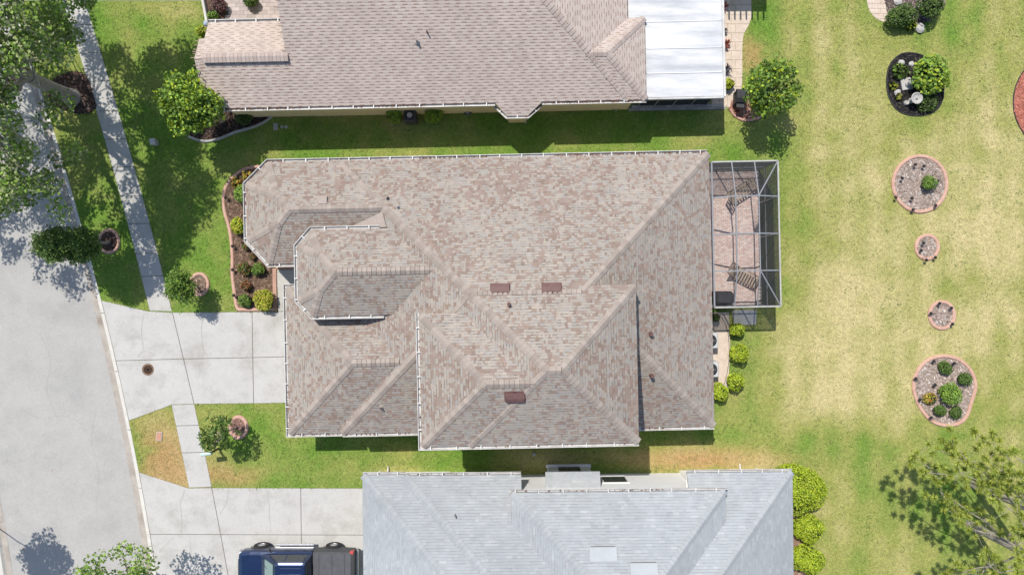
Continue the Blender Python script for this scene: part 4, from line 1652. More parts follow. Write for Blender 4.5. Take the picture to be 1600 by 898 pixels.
# ------------------------------------------------------------------ pavers (patio and walks)
def pavers(name, poly_px, pw=.20, ph=.10, cols=((.68, .51, .45), (.72, .57, .51), (.65, .48, .42), (.73, .60, .54)), z=.02, rot=0.0, rows_px=None):
    root = structure(name)
    P = ccw([g(*q) for q in poly_px])
    EXCL.append(P)
    m = MB()
    m.add([(a, b, z - .012) for a, b in P], [tuple(range(len(P)))])
    m.build('sand_bed', M['joint'], root)
    t = MB()
    ca, sa = math.cos(rot), math.sin(rot)
    c = np.mean(np.array(P), axis=0)
    R0 = max(math.hypot(a - c[0], b - c[1]) for a, b in P)
    nr = int(R0 / ph) + 1
    nc = int(R0 / pw) + 1
    for i in range(-nr, nr):
        for j in range(-nc, nc):
            x, y = (j + (.5 if i % 2 else 0)) * pw, i * ph
            q = [(x + .004, y + .004), (x + pw - .004, y + .004), (x + pw - .004, y + ph - .004), (x + .004, y + ph - .004)]
            q = [(c[0] + a * ca - b * sa, c[1] + a * sa + b * ca) for a, b in q]
            mx, my = sum(a for a, b in q) / 4, sum(b for a, b in q) / 4
            if not inside(P, np.array([mx]), np.array([my]))[0]:
                continue
            cc = random.choice(cols)
            ff = random.uniform(.9, 1.08)
            cc = tuple(e * ff for e in cc)
            zz = z + random.uniform(-.002, .002)
            t.add([(a, b, zz) for a, b in q], [(0, 1, 2, 3)], cc)
    t.build('pavers', M['brick_paver'], root, kind='stuff')


pavers('patio', [(1080, 268), (1184, 268), (1188, 478), (1084, 480)], rot=R(1.2))
pavers('side_path', [(985, 164), (1131, 162), (1132, 172), (986, 174)], .3, .15, cols=((.36, .33, .31), (.42, .39, .36), (.32, .3, .28)), rot=R(1))
pavers('courtyard', [(350, -40), (470, -40), (470, 50), (352, 50)], .4, .2, cols=((.44, .37, .34), (.48, .41, .38), (.40, .34, .31)), rot=R(1))
bp = structure('back_path')
_fy = [-40, 10, 28, 42, 55, 80, 120, 150, 168]
_fx = [1174, 1174, 1174, 1169, 1162, 1160, 1160, 1157, 1150]
fedge = smooth_open(list(zip(_fx, _fy)), 5)
fxx = lambda y: float(np.interp(y, [q[1] for q in fedge], [q[0] for q in fedge]))
EXCL.append(ccw([g(*q) for q in [(1110, -40)] + fedge + [(1112, 168)]]))
ys_ = [-40, -24, -8, 8, 24, 38, 52, 66, 80, 94, 108, 122, 136, 150, 168]
for i_, (a_, b_) in enumerate(zip(ys_[:-1], ys_[1:])):
    xs_ = [1112, 1124, 1137, 1149] if i_ % 2 else [1112, 1130, 1143]
    for j_, x0_ in enumerate(xs_):
        if j_ + 1 < len(xs_):
            pl_ = [(x0_, a_), (xs_[j_ + 1], a_), (xs_[j_ + 1], b_), (x0_, b_)]
        else:
            pl_ = [(x0_, a_)] + [(fxx(y), y) for y in np.linspace(a_, b_, 4)] + [(x0_, b_)]
        slab(bp, pl_, M['flag'], gap=.14, name='flagstone')
pc_ = structure('paver_circle')
rr_ = ccw(ring(1385, -2, 31, 37, 28))
EXCL.append(ccw([g(*q) for q in rr_]))
for i_ in range(-5, 6):
    for j_ in range(-5, 6):
        cx_, cy_ = 1385 + j_ * 9 + (4.5 if i_ % 2 else 0), -2 + i_ * 8
        sq = ccw([(cx_, cy_), (cx_ + 9, cy_), (cx_ + 9, cy_ + 8), (cx_, cy_ + 8)])
        n_ = len(rr_)
        for k_ in range(n_):
            A_, B_ = rr_[k_], rr_[(k_ + 1) % n_]
            if sq:
                sq = clip(sq, lambda p: (B_[0] - A_[0]) * (p[1] - A_[1]) - (B_[1] - A_[1]) * (p[0] - A_[0]))
        if len(sq) >= 3 and abs(area2(sq)) > 6:
            slab(pc_, sq, M['flag'], gap=.12, name='paver')


# ------------------------------------------------------------------ screen enclosure behind the middle house
cg = thing('screen_enclosure', 'grey framed screen enclosure over the paver patio of the middle house', 'enclosure', (*g(1140, 372), 0))
co = Vector((*g(1140, 372), 0))
YS = [266.6, 318.3, 372, 425, 477]


def cp(px, py, z):
    # the enclosure is square to the house: shear is a plain rotation of 1.2 degrees
    q = g(px + (py - 372) * .0209, py - (px - 1140) * .0209)
    return Vector((q[0] - co.x, q[1] - co.y, z))


XW, X1, X2, XE = 1091, 1120, 1153, 1187
ZL, ZH = 2.6, 3.1


def beam(name, a, b, w=.055, material='alum'):
    m = MB()
    a, b = Vector(a), Vector(b)
    d = (b - a).normalized()
    s_ = d.cross(Vector((0, 0, 1)))
    s_ = s_.normalized() if s_.length > .1 else Vector((1, 0, 0))
    t = s_.cross(d)
    h = w / 2
    vs = [p + s_ * x * h + t * y * h for p in (a, b) for x, y in ((-1, -1), (1, -1), (1, 1), (-1, 1))]
    m.add(vs, [(3, 2, 1, 0), (4, 5, 6, 7), (0, 1, 5, 4), (1, 2, 6, 5), (2, 3, 7, 6), (3, 0, 4, 7)])
    return m.build(name, M[material], cg)


def screen(p00, p10, p11, p01, pitch=.026, th=.0024):
    m = MB()
    p00, p10, p11, p01 = map(Vector, (p00, p10, p11, p01))
    n = ((p10 - p00) + (p11 - p01)).cross((p01 - p00) + (p11 - p10)).normalized()
    for (a0, a1, b0, b1) in ((p00, p10, p01, p11), (p00, p01, p10, p11)):
        k = int(max((a1 - a0).length, (b1 - b0).length) / pitch)
        for i in range(k):
            t = (i + .5) / k
            s0, s1 = a0.lerp(a1, t), b0.lerp(b1, t)
            if (s1 - s0).length < .02:
                continue
            d = (s1 - s0).normalized()
            e = n.cross(d)
            vs = [c + e * (x * th / 2) + n * (z * th / 2) for c in (s0, s1) for x, z in ((-1, -1), (1, -1), (1, 1), (-1, 1))]
            m.add(vs, [(0, 1, 5, 4), (1, 2, 6, 5), (2, 3, 7, 6), (3, 0, 4, 7)])
    m.build('screen_panel', M['mesh'], cg)


for y in YS[1:-1]:
    for (xa, za), (xb, zb) in (((XW, ZL), (X1, ZH)), ((X1, ZH), (X2, ZH)), ((X2, ZH), (XE, ZL))):
        beam('roof_beam', cp(xa, y, za), cp(xb, y, zb), .06)
for x in (X1, X2):
    z_ = [ZL, ZH, ZH, ZH, ZL]
    for i in range(4):
        beam('purlin', cp(x, YS[i], z_[i]), cp(x, YS[i + 1], z_[i + 1]), .05)
beam('hip_rafter', cp(XE, YS[0], ZL), cp(X2, YS[1], ZH), .055)
beam('hip_rafter', cp(XE, YS[4], ZL), cp(X2, YS[3], ZH), .055)
for a, b in (((XW, YS[0]), (XE, YS[0])), ((XE, YS[0]), (XE, YS[4])), ((XE, YS[4]), (XW, YS[4]))):
    beam('top_rail', cp(*a, ZL), cp(*b, ZL), .07, 'edging_grey')
    beam('chair_rail', cp(*a, .9), cp(*b, .9), .05)
    beam('bottom_rail', cp(*a, .04), cp(*b, .04), .06)
beam('top_rail', cp(XW, YS[0], ZL), cp(XW, YS[4], ZL), .07)
for y in YS:
    beam('post', cp(XE, y, .02), cp(XE, y, ZL - .03), .055)
for x in (XW, X1, X2):
    for y in (YS[0], YS[4]):
        beam('post', cp(x, y, .02), cp(x, y, ZL - .03), .05)
zr = [ZL, ZH, ZH, ZH, ZL]
for i in range(4):
    y0, y1, za, zb = YS[i], YS[i + 1], zr[i], zr[i + 1]
    screen(cp(XW, y0, ZL), cp(X1, y0, za), cp(X1, y1, zb), cp(XW, y1, ZL))
    screen(cp(X1, y0, za), cp(X2, y0, za), cp(X2, y1, zb), cp(X1, y1, zb))
    if i in (1, 2):
        screen(cp(X2, y0, za), cp(XE, y0, ZL), cp(XE, y1, ZL), cp(X2, y1, zb))
    elif i == 0:
        screen(cp(X2, y0, ZL), cp(XE, y0, ZL), cp(X2, y1, ZH), cp(X2, y1, ZH))
        screen(cp(XE, y0, ZL), cp(XE, y1, ZL), cp(X2, y1, ZH), cp(X2, y1, ZH))
    else:
        screen(cp(X2, y1, ZL), cp(XE, y1, ZL), cp(X2, y0, ZH), cp(X2, y0, ZH))
        screen(cp(XE, y1, ZL), cp(XE, y0, ZL), cp(X2, y0, ZH), cp(X2, y0, ZH))
    screen(cp(XE, y0, .07), cp(XE, y1, .07), cp(XE, y1, ZL - .04), cp(XE, y0, ZL - .04), th=.0046)
for y in (YS[0], YS[4]):
    for xa, xb in ((XW, X1), (X1, X2), (X2, XE)):
        screen(cp(xa, y, .07), cp(xb, y, .07), cp(xb, y, ZL - .04), cp(xa, y, ZL - .04), th=.0046)


def lounger(label, head, foot, back=.55):
    a, b = Vector((*g(*head), 0)), Vector((*g(*foot), 0))
    d = b - a
    root = thing('chaise_lounge', label, 'lounge chair', a, math.atan2(d.y, d.x), 'patio loungers')
    L, Wd, zs = 1.85, .62, .34
    f = MB()
    for s_ in (-1, 1):
        f.box((1.2, s_ * Wd / 2, zs), (1.3, .045, .06), bev=.01)
    f.box((1.84, 0, zs), (.045, Wd, .06), bev=.01)
    f.box((.56, 0, zs), (.045, Wd, .05), bev=.01)
    f.build('frame', M['wicker'], root)
    k = MB()
    for s_ in (-1, 1):
        k.tube([(.58, s_ * Wd / 2, zs + .01), (.05, s_ * Wd / 2, zs + back)], [.024, .024], 6)
    k.tube([(.05, -Wd / 2, zs + back), (.05, Wd / 2, zs + back)], [.024, .024], 6)
    bo = k.build('backrest', M['wicker'], root)
    sl = MB()
    sl.box((0, 0, 0), (.088, Wd - .04, .016), bev=.004)
    sm = sl.mesh('slat', M['slat'])
    for i in range(8):
        o = obj('slat', sm, root)
        o.location = (.68 + i * .15, 0, zs + .035)
    for i in range(5):
        t = (i + .5) / 5
        o = obj('slat', sm, bo)
        o.location = (.58 - .53 * t, 0, zs + back * t + .02)
        o.rotation_euler = (0, math.atan2(back, .53), 0)
    for x in (.62, 1.78):
        for s_ in (-1, 1):
            m = MB()
            m.tube([(x, s_ * (Wd / 2 - .01), zs), (x + .03, s_ * (Wd / 2), 0.02)], [.025, .02], 6)
            m.build('leg', M['wicker'], root)


lounger('slatted brown lounge chair near the north end of the screened patio', (1130, 316), (1174, 289))
lounger('slatted brown lounge chair near the grill on the screened patio', (1131, 417), (1172, 438))

gr = thing('covered_grill', 'covered grill under a dark cover at the patio corner', 'grill', (*g(1124, 465), 0))
m = MB()
m.add([(x * .46 * a, y * .33 * a, z) for z, a in ((.03, 1.05), (.75, 1.0), (.98, .93), (1.08, .72)) for x, y in ((-1, -.6), (-.8, -1), (.8, -1), (1, -.6), (1, .6), (.8, 1), (-.8, 1), (-1, .6))],
      [tuple(range(24, 32))] + [(r * 8 + i, r * 8 + (i + 1) % 8, r * 8 + 8 + (i + 1) % 8, r * 8 + 8 + i) for r in range(3) for i in range(8)])
m.build('cover', M['cover'], gr)
m = MB()
for s_ in (-1, 1):
    m.tube([(-.4, s_ * .3, .0), (-.4, s_ * .3, .06)], [.05, .05], 8)
m.build('wheel', M['black'], gr)


def air_unit(label, px, py, dark=False, s=.80):
    p = G(px, py, .8)
    root = thing('air_conditioner', label, 'air conditioner', (p.x, p.y, 0.02), R(1.2), 'outdoor air units')
    m = MB()
    m.box((0, 0, .40), (s, s, .76), bev=.04)
    m.build('cabinet', M['truck_grey' if dark else 'ac'], root)
    m = MB()
    m.lathe((0, 0, .782), [(s * .40, 0), (s * .40, .025), (s * .36, .03), (s * .36, .004)], 20)
    m.build('fan_ring', M['black'], root)
    m = MB()
    m.lathe((0, 0, .79), [(.14, 0), (.13, .035), (.05, .05)], 14)
    m.build('fan_cap', M['stone'], root)
    for k in range(3):
        m = MB()
        a = k * 2.094
        ca, sa = math.cos(a), math.sin(a)
        m.add([(ca * .12 - sa * .05, sa * .12 + ca * .05, .786), (ca * .12 + sa * .05, sa * .12 - ca * .05, .786), (ca * s * .36 + sa * .08, sa * s * .36 - ca * .08, .790), (ca * s * .36 - sa * .08, sa * s * .36 + ca * .08, .802)], [(0, 1, 2, 3)])
        m.build('fan_blade', M['truck_grey'], root)


air_unit('grey air unit nearer the screen enclosure, half under the eave', 1110, 532)
air_unit('grey air unit farther from the screen enclosure, half under the eave', 1111, 577)
air_unit('dark air unit between the two clipped bushes of the tan house', 640, 180, True, .62)
m = MB()
m.tube([(*g(*q), .04) for q in smooth_open([(1119, 488), (1130, 500), (1137, 520), (1139, 550), (1137, 575), (1131, 600), (1124, 606)], 5)], .016, 6)
tag(m.build('garden_hose', M['hose']), 'thin dark hose running along the pad past the air units', 'hose')

pg = thing('pergola', 'pergola beyond the top edge whose comb-like shadow falls on the back path', 'pergola', (*g(1140, -80), 0))
_o = Vector((*g(1140, -80), 0))
m = MB()
m.box((0, 0, 2.62), (2.35, 3.9, .05))
m.build('roof_panel', M['soffit'], pg)
for k in range(8):
    m = MB()
    m.box((-1.05 + k * .30, -2.05, 2.55), (.06, .75, .14), bev=.01)
    m.build('rafter', M['soffit'], pg)
for x in (-1.1, 1.1):
    for y in (-1.85, 1.85):
        m = MB()
        m.box((x, y, 1.28), (.11, .11, 2.56), bev=.012)
        m.build('post', M['soffit'], pg)

# ------------------------------------------------------------------ pickup truck
tr = thing('pickup_truck', 'blue pickup truck with grey bed cover parked on the lower driveway', 'truck', (*g(472, 877), .02), math.pi)


def loft(m, st, prof):
    n = None
    o = len(m.v)
    for s_ in st:
        r_ = prof(*s_)
        n = len(r_)
        m.v.extend(r_)
    for i in range(len(st) - 1):
        for k in range(n - 1):
            m.f.append((o + i * n + k, o + i * n + k + 1, o + (i + 1) * n + k + 1, o + (i + 1) * n + k))
            m.c.append(None)
    m.f += [tuple(o + k for k in range(n - 1, -1, -1)), tuple(o + (len(st) - 1) * n + k for k in range(n))]
    m.c += [None, None]


def body_prof(x, hw, zb, zt, cr):
    h_ = [(hw * .93, zb), (hw, zb + .22), (hw, zt - .16), (hw - .05, zt - .03), (hw - .2, zt + cr * .5), (hw * .4, zt + cr)]
    return [(x, -a, b) for a, b in h_] + [(x, 0, zt + cr * 1.05)] + [(x, a, b) for a, b in h_[::-1]]


m = MB()
loft(m, [(2.97, .62, .48, .82, .0), (2.90, .84, .42, .96, .01), (2.72, .94, .38, 1.03, .03), (2.3, .985, .36, 1.08, .04), (1.75, .995, .36, 1.12, .03), (.9, .995, .36, 1.13, 0), (-.86, .995, .36, 1.13, 0)][::-1], body_prof)
m.build('body', M['truck_blue'], tr, smooth=False)
m = MB()
loft(m, [(-.90, .99, .38, 1.14, 0), (-2.2, .99, .38, 1.15, 0), (-2.88, .98, .42, 1.15, 0), (-2.95, .93, .5, 1.12, 0)][::-1], body_prof)
m.build('cargo_bed', M['truck_grey'], tr)
m = MB()
base = [(1.72, .80), (1.45, .86), (-.80, .87), (-.88, .84)]
roofp = [(.80, .62), (.62, .70), (-.62, .70), (-.72, .66)]
vs = [(x, -y, 1.12) for x, y in base] + [(x, y, 1.12) for x, y in base[::-1]] + [(x, -y, 1.86) for x, y in roofp] + [(x, y, 1.86) for x, y in roofp[::-1]]
vs += [(x * .93, y * .86, 1.90) for x, y, z in vs[8:16]]
m.add(vs, [(i, (i + 1) % 8, 8 + (i + 1) % 8, 8 + i) for i in range(8)] + [(8 + i, 8 + (i + 1) % 8, 16 + (i + 1) % 8, 16 + i) for i in range(8)] + [tuple(range(16, 24))])
cab = m.build('cab', M['truck_blue'], tr)
for y in (-.42, -.14, .14, .42):
    q = MB()
    q.box((.0, y, 1.905), (1.05, .035, .02), bev=.006)
    q.build('roof_rib', M['truck_blue'], cab)


def glass_quad(name, p, material, lift):
    p = [Vector(a) for a in p]
    n = (p[1] - p[0]).cross(p[3] - p[0]).normalized()
    c = sum(p, Vector()) / 4
    if n.dot(c - Vector((.3, 0, 1.3))) < 0:
        n = -n
    q = MB()
    a = [x + n * lift for x in p]
    b = [x - n * .01 for x in p]
    q.add(a + b, [(0, 1, 2, 3), (0, 4, 5, 1), (1, 5, 6, 2), (2, 6, 7, 3), (3, 7, 4, 0)])
    q.build(name, M[material], tr)


glass_quad('windshield', [(1.58, -.70, 1.20), (1.58, .70, 1.20), (.88, .58, 1.80), (.88, -.58, 1.80)], 'windshield', .02)
glass_quad('rear_window', [(-.86, -.66, 1.28), (-.86, .66, 1.28), (-.75, .55, 1.78), (-.75, -.55, 1.78)], 'glass', .015)
for s_ in (-1, 1):
    glass_quad('side_window', [(1.25, s_ * .845, 1.22), (.36, s_ * .85, 1.22), (.36, s_ * .72, 1.80), (.70, s_ * .715, 1.80)], 'glass', .012)
    glass_quad('side_window', [(.28, s_ * .85, 1.22), (-.68, s_ * .855, 1.22), (-.58, s_ * .72, 1.80), (.28, s_ * .72, 1.80)], 'glass', .012)
    q = MB()
    q.box((1.28, s_ * 1.10, 1.22), (.13, .20, .19), bev=.03)
    q.build('mirror', M['truck_grey'], tr)
    q = MB()
    q.box((.25, s_ * 1.05, .40), (2.0, .13, .06), bev=.02)
    q.build('running_board', M['rim'], tr)
    q = MB()
    q.box((2.80, s_ * .72, .86), (.22, .30, .17), bev=.04)
    q.build('headlight', M['lamp_clear'], tr)
    q = MB()
    q.box((-2.84, s_ * .90, .98), (.20, .16, .34), bev=.03)
    q.build('tail_light', M['tail_red'], tr)
    for x in (.5, -.45):
        q = MB()
        q.box((x, s_ * 1.0, 1.0), (.17, .03, .035), bev=.008)
        q.build('door_handle', M['truck_grey'], tr)
    for x in (1.95, -1.75):
        q = MB()
        prof = [(.20, -.13), (.37, -.13), (.405, -.09), (.405, .09), (.37, .13), (.20, .13)]
        n = 22
        for a, b in prof:
            q.v += [(x + a * math.cos(2 * math.pi * k / n), s_ * .93 + b, .405 + a * math.sin(2 * math.pi * k / n)) for k in range(n)]
        for r_ in range(len(prof) - 1):
            for k in range(n):
                q.f.append((r_ * n + k, r_ * n + (k + 1) % n, r_ * n + n + (k + 1) % n, r_ * n + n + k))
                q.c.append(None)
        wo = q.build('wheel', M['tyre'], tr)
        q = MB()
        q.v += [(x + a * math.cos(2 * math.pi * k / n), s_ * .93 + s_ * b, .405 + a * math.sin(2 * math.pi * k / n)) for a, b in ((.235, .128), (.21, .09), (.09, .11)) for k in range(n)]
        q.f += [(r_ * n + k, r_ * n + (k + 1) % n, r_ * n + n + (k + 1) % n, r_ * n + n + k) for r_ in range(2) for k in range(n)] + [tuple(range(2 * n, 3 * n))]
        q.c += [None] * len(q.f)
        q.build('rim', M['rim'], wo)
        q = MB()
        pts = [(x + .47 * math.cos(t), s_ * .985, .42 + .47 * math.sin(t)) for t in np.linspace(.1, math.pi - .1, 12)]
        q.tube(pts, .035, 6)
        q.build('wheel_arch', M['truck_grey'], tr)
for s_ in (-1, 1):
    for x in (1.42, .32, -.80):
        q = MB()
        q.box((x, s_ * .992, .80), (.014, .016, .62))
        q.build('door_seam', M['black'], tr)
for y in (-.45, .45):
    q = MB()
    q.tube([(1.62, y, 1.20), (1.30, y * .55, 1.475)], .012, 5)
    q.build('wiper', M['black'], tr)
q = MB()
q.tube([(2.86, -.70, .985), (2.3, -.80, 1.105), (1.80, -.82, 1.145)], .008, 4)
q.tube([(2.86, .70, .985), (2.3, .80, 1.105), (1.80, .82, 1.145)], .008, 4)
q.build('hood_seam', M['black'], tr)
q = MB()
q.box((-1.87, 0, 1.175), (1.92, 1.80, .035), bev=.012)
tn = q.build('tonneau_cover', M['tonneau'], tr)
for x in (-1.22, -1.87, -2.5):
    p_ = MB()
    p_.box((x, 0, 1.197), (.03, 1.74, .012))
    p_.build('cover_bow', M['truck_grey'], tn)
q = MB()
q.box((2.95, 0, .52), (.16, 1.70, .22), bev=.05)
q.build('front_bumper', M['rim'], tr)
q = MB()
q.box((-3.0, 0, .55), (.14, 1.75, .16), bev=.04)
q.build('rear_bumper', M['rim'], tr)
q = MB()
q.box((2.94, 0, .76), (.08, 1.0, .26), bev=.02)
q.build('grille', M['truck_grey'], tr)

# ------------------------------------------------------------------ shrubs and plants
fb = 'in the front bed of the middle house'
shrub('croton_shrub', 'orange and yellow croton nearest the top of the curved front bed', 386, 274, 8, .5, YEL + ORG, leaf=.10)
shrub('croton_shrub', 'orange croton with bare dark gap, second from the top of the curved front bed', 369, 285, 8, .5, ORG + YEL[:2], leaf=.10)
shrub('shrub', 'tall green bush tucked against the front gutter below the two crotons', 378, 303, 13, .9, BRG, leaf=.08)
shrub('shrub', 'bright yellow green bush against the west wall of the octagonal room', 371, 353, 13, .8, LIME + YEL[:2], leaf=.09)
shrub('shrub', 'small reddish green bush below the chamfered gutter corner', 384, 383, 7, .5, REDD + MDG, leaf=.07)
shrub('shrub', 'tiny dark bush beside the lower chamfered gutter', 395, 401, 5, .35, REDD + DKG, leaf=.06)
shrub('shrub', 'dark reddish bush left of the round green one in the front bed', 381, 420, 10, .6, REDD + MDG, leaf=.08)
shrub('shrub', 'round mid green bush near the entry path corner', 403, 421, 10, .65, MDG + BRG, leaf=.07)
shrub('shrub', 'rusty red leafed bush above the two bottom bushes of the front bed', 384, 446, 8, .55, REDD, leaf=.08)
shrub('shrub', 'green bush in the bottom left corner of the front bed', 382, 470, 11, .65, MDG + BRG, leaf=.07)
shrub('shrub', 'large round yellow variegated bush in the bottom right corner of the front bed', 413, 470, 16.5, .95, YEL + LIME[:2], leaf=.08)

shrub('shrub', 'clipped lime bush next to the screen enclosure', 1152, 516, 14, .95, LIME, leaf=.085, elong=(1, .75))
shrub('shrub', 'clipped lime bush second from the screen enclosure', 1155, 551, 15, 1.05, LIME, leaf=.085)
shrub('shrub', 'clipped lime bush farthest from the house behind the air units', 1149, 597, 14.5, 1.0, LIME, leaf=.085)
shrub('shrub', 'clipped lime bush partly hidden by the eave of the middle house', 1124, 612, 14, 1.0, LIME, leaf=.085)

shrub('hedge', 'largest rounded lime hedge at the corner of the grey roof', 1248, 761, 43, 1.6, LIME, cat='hedge', leaf=.085, dens=1.2, lumps=7, elong=(1, .94))
shrub('hedge', 'middle rounded lime hedge beside the grey roof', 1265, 826, 26, 1.2, LIME, cat='hedge', leaf=.085, dens=1.2, elong=(1, .95))
shrub('hedge', 'lowest clipped lime hedge beside the grey roof', 1260, 871, 25, 1.2, LIME, cat='hedge', leaf=.085, dens=1.2, elong=(1, .9))

shrub('shrub', 'single small round bush in the large round back yard bed', 1451, 286, 12, .65, MDG + BRG, leaf=.065)
shrub('shrub', 'green bush nearest the top of the kidney-shaped bed', 1478, 575, 11, .55, MDG, leaf=.07)
shrub('shrub', 'green bush at the upper right of the kidney-shaped bed', 1507, 592, 11, .55, MDG + DKG[:1], leaf=.07)
shrub('shrub', 'largest bright green bush in the middle of the kidney-shaped bed', 1486, 614, 17, .8, BRG, leaf=.08)
shrub('croton_shrub', 'orange and yellow croton in the kidney-shaped bed', 1454, 622, 10, .5, YEL + ORG, leaf=.085)
shrub('shrub', 'dark green bush at the bottom left of the kidney-shaped bed', 1469, 641, 10, .5, MDG, leaf=.07)
shrub('shrub', 'dark green bush at the bottom right of the kidney-shaped bed', 1494, 644, 10, .5, MDG + DKG[:1], leaf=.07)

shrub('shrub', 'large leafy bright green bush in the black mulch bed', 1454, 116, 30, 1.5, BRG + LIME[:1], leaf=.15, dens=.8, lumps=7)
shrub('plant', 'low broad-leafed green plant beside the white rocks', 1407, 112, 13, .35, MDG + BRG, cat='plant', leaf=.13, dens=.7)
shrub('plant', 'small yellow green plant left of the stone pad', 1396, 134, 6, .3, YEL[1:] + LIME, cat='plant', leaf=.1, dens=.7)
shrub('plant', 'small yellow plant between white rock and fountain', 1405, 151, 5, .3, YEL[:3], cat='plant', leaf=.08, dens=.7)
shrub('shrub', 'dark green bush right of the fountain in the black mulch bed', 1450, 158, 17, .5, DKG + MDG[:1], leaf=.10, dens=.8)
shrub('shrub', 'dense dark green bush beside the paver circle at the top edge', 1408, 24, 22, 1.1, DKG + MDG, leaf=.085, elong=(1.05, .8))
shrub('shrub', 'loose dark green bush at the top edge beside the grey pole', 1456, 10, 21, 1.2, MDG + DKG, leaf=.10, dens=.6)
shrub('plant', 'small pale leafy plant below the dense dark bush at the top', 1424, 40, 8, .5, LIME + MDG, cat='plant', leaf=.10, dens=.5)

shrub('shrub', 'left clipped green bush under the tan house eave', 616, 179, 14, .95, BRG + LIME[:1], leaf=.075)
shrub('shrub', 'right clipped green bush under the tan house eave', 677, 178, 14.5, 1.0, BRG + LIME[:2], leaf=.075)
shrub('shrub', 'bright yellow bush at the gutter corner of the front gable', 316, 49, 9.5, .8, YEL[1:3] + LIME, leaf=.075)
shrub('shrub', 'small green bush below the purple one at the top walk', 333, 24, 8, .6, MDG + BRG, leaf=.08)
shrub('shrub', 'purple leafed bush beside the paved front walk at the top', 342, 8, 11, .7, [(.14, .06, .07), (.2, .09, .09), (.1, .07, .06)], leaf=.08)
shrub('shrub', 'dark green bush on the courtyard at the top edge', 390, -1, 12, .8, MDG + DKG, leaf=.08)
shrub('shrub', 'dark green bush at the tan house corner behind the grey edging', 380, 182, 13, .7, MDG + DKG, leaf=.09)
spiky('bromeliad', 'red leafed bromeliad beside the white patio roof', 1134, 70, 10, .5, [(.42, .07, .05), (.35, .12, .07), (.5, .15, .1)])
spiky('bromeliad', 'red leafed bromeliad at the top end of the back path', 1131, 12, 9, .5, [(.4, .08, .08), (.45, .15, .13)])
spiky('agave', 'grey purple agave beside the white patio roof', 1135, 108, 11, .5, [(.16, .15, .17), (.22, .2, .22)])
spiky('agave', 'small grey agave just above the red bromeliad', 1131, 49, 7, .4, [(.18, .18, .18), (.25, .24, .24)])
shrub('plant', 'yellow green plant at the lower corner of the white patio roof', 1138, 131, 9, .6, LIME + YEL[:1], cat='plant', leaf=.11, dens=.7)
spiky('bromeliad', 'rosy bromeliad in the bed under the back yard tree', 1152, 174, 8, .35, [(.42, .16, .12), (.5, .26, .2), (.3, .14, .1)])
shrub('shrub', 'dark green bush at the gutter end below the screen enclosure', 1118, 496, 6, .8, DKG, leaf=.08)


# ------------------------------------------------------------------ trees
def small_tree(name, label, base, crown_px, zc, rpx, rz, cols, leaf, n_cl, cl_r, per, trunk_r=.06, bark='bark', shape=None, up=.4, asp=1.0):
    b = Vector((*g(*base), 0))
    root = thing(name, label, 'tree', b)
    c = G(*crown_px, zc) - b
    k = (H - zc) / H
    rx, ry = (rpx if hasattr(rpx, '__len__') else (rpx, rpx))
    rx, ry = rx / S * k, ry / S * k
    m = MB()
    top = Vector((c.x * .8, c.y * .8, zc * .72))
    limb(m, (0, 0, -.05), top, trunk_r, trunk_r * .6, n=5, wob=.03)
    cl = []
    for i in range(n_cl):
        d = rng.normal(size=3)
        d /= np.linalg.norm(d)
        f = (.35 + .65 * rng.random() ** .5) if shape is None else (.80 + .12 * rng.random() if i % 5 else .5)
        p = Vector((c.x + d[0] * rx * f * .86, c.y + d[1] * ry * f * .86, zc + d[2] * rz * f * .86))
        cl.append((tuple(p), cl_r * random.uniform(.7, 1.25)))
        if i % 2 == 0:
            limb(m, top + Vector((random.uniform(-.1, .1), random.uniform(-.1, .1), random.uniform(-.3, .1))), p, trunk_r * .45, .008, n=3, wob=.05, sides=5)
    m.build('trunk', M[bark], root)
    tree_crown(root, cl, cols, leaf, per, up=up, asp=asp)
    return root


small_tree('ornamental_tree', 'rounded bright green tree at the corner of the tan house front', (350, 190), (297, 160), 3.2, (50, 52), 1.3, BRG + LIME[:1] + MDG[:1], .14, 85, .46, 170, .09)
small_tree('ornamental_tree', 'bright green tree with pale twigs beside the back path', (1180, 166), (1208, 141), 2.7, (47, 49), 1.15, BRG + MDG + LIME[:1], .15, 70, .40, 110, .07)
small_tree('topiary_tree', 'dense egg-shaped dark green tree standing between road and sidewalk', (171, 378), (105, 383), 3.3, (50, 33), 1.85, MDG + DKG[:1], .085, 250, .29, 250, .08, 'bark', shape='egg', up=.6)
small_tree('ornamental_tree', 'small dense green tree in the pink ring beside the driveway', (309, 446), (281, 447), 1.9, (25, 27), .8, BRG + MDG, .10, 60, .30, 170, .05)
small_tree('ornamental_tree', 'spiky dark green small tree in the pink ring south of the driveway', (370, 668), (343, 677), 2.0, (36, 31), .75, MDG + DKG[:1], .34, 46, .24, 62, .05, asp=.30)
small_tree('street_tree', 'leafy street tree cut by the bottom edge beside the pickup', (258, 925), (178, 938), 4.4, (92, 98), 1.7, BRG + MDG[:1] + [(.33, .37, .17)], .14, 95, .46, 85, .10, up=.7)
small_tree('street_tree', 'small tree across the road whose shadow falls on the asphalt', (-45, 800), (-140, 856), 6.0, (48, 52), 1.5, BRG + MDG, .16, 40, .5, 120, .04)

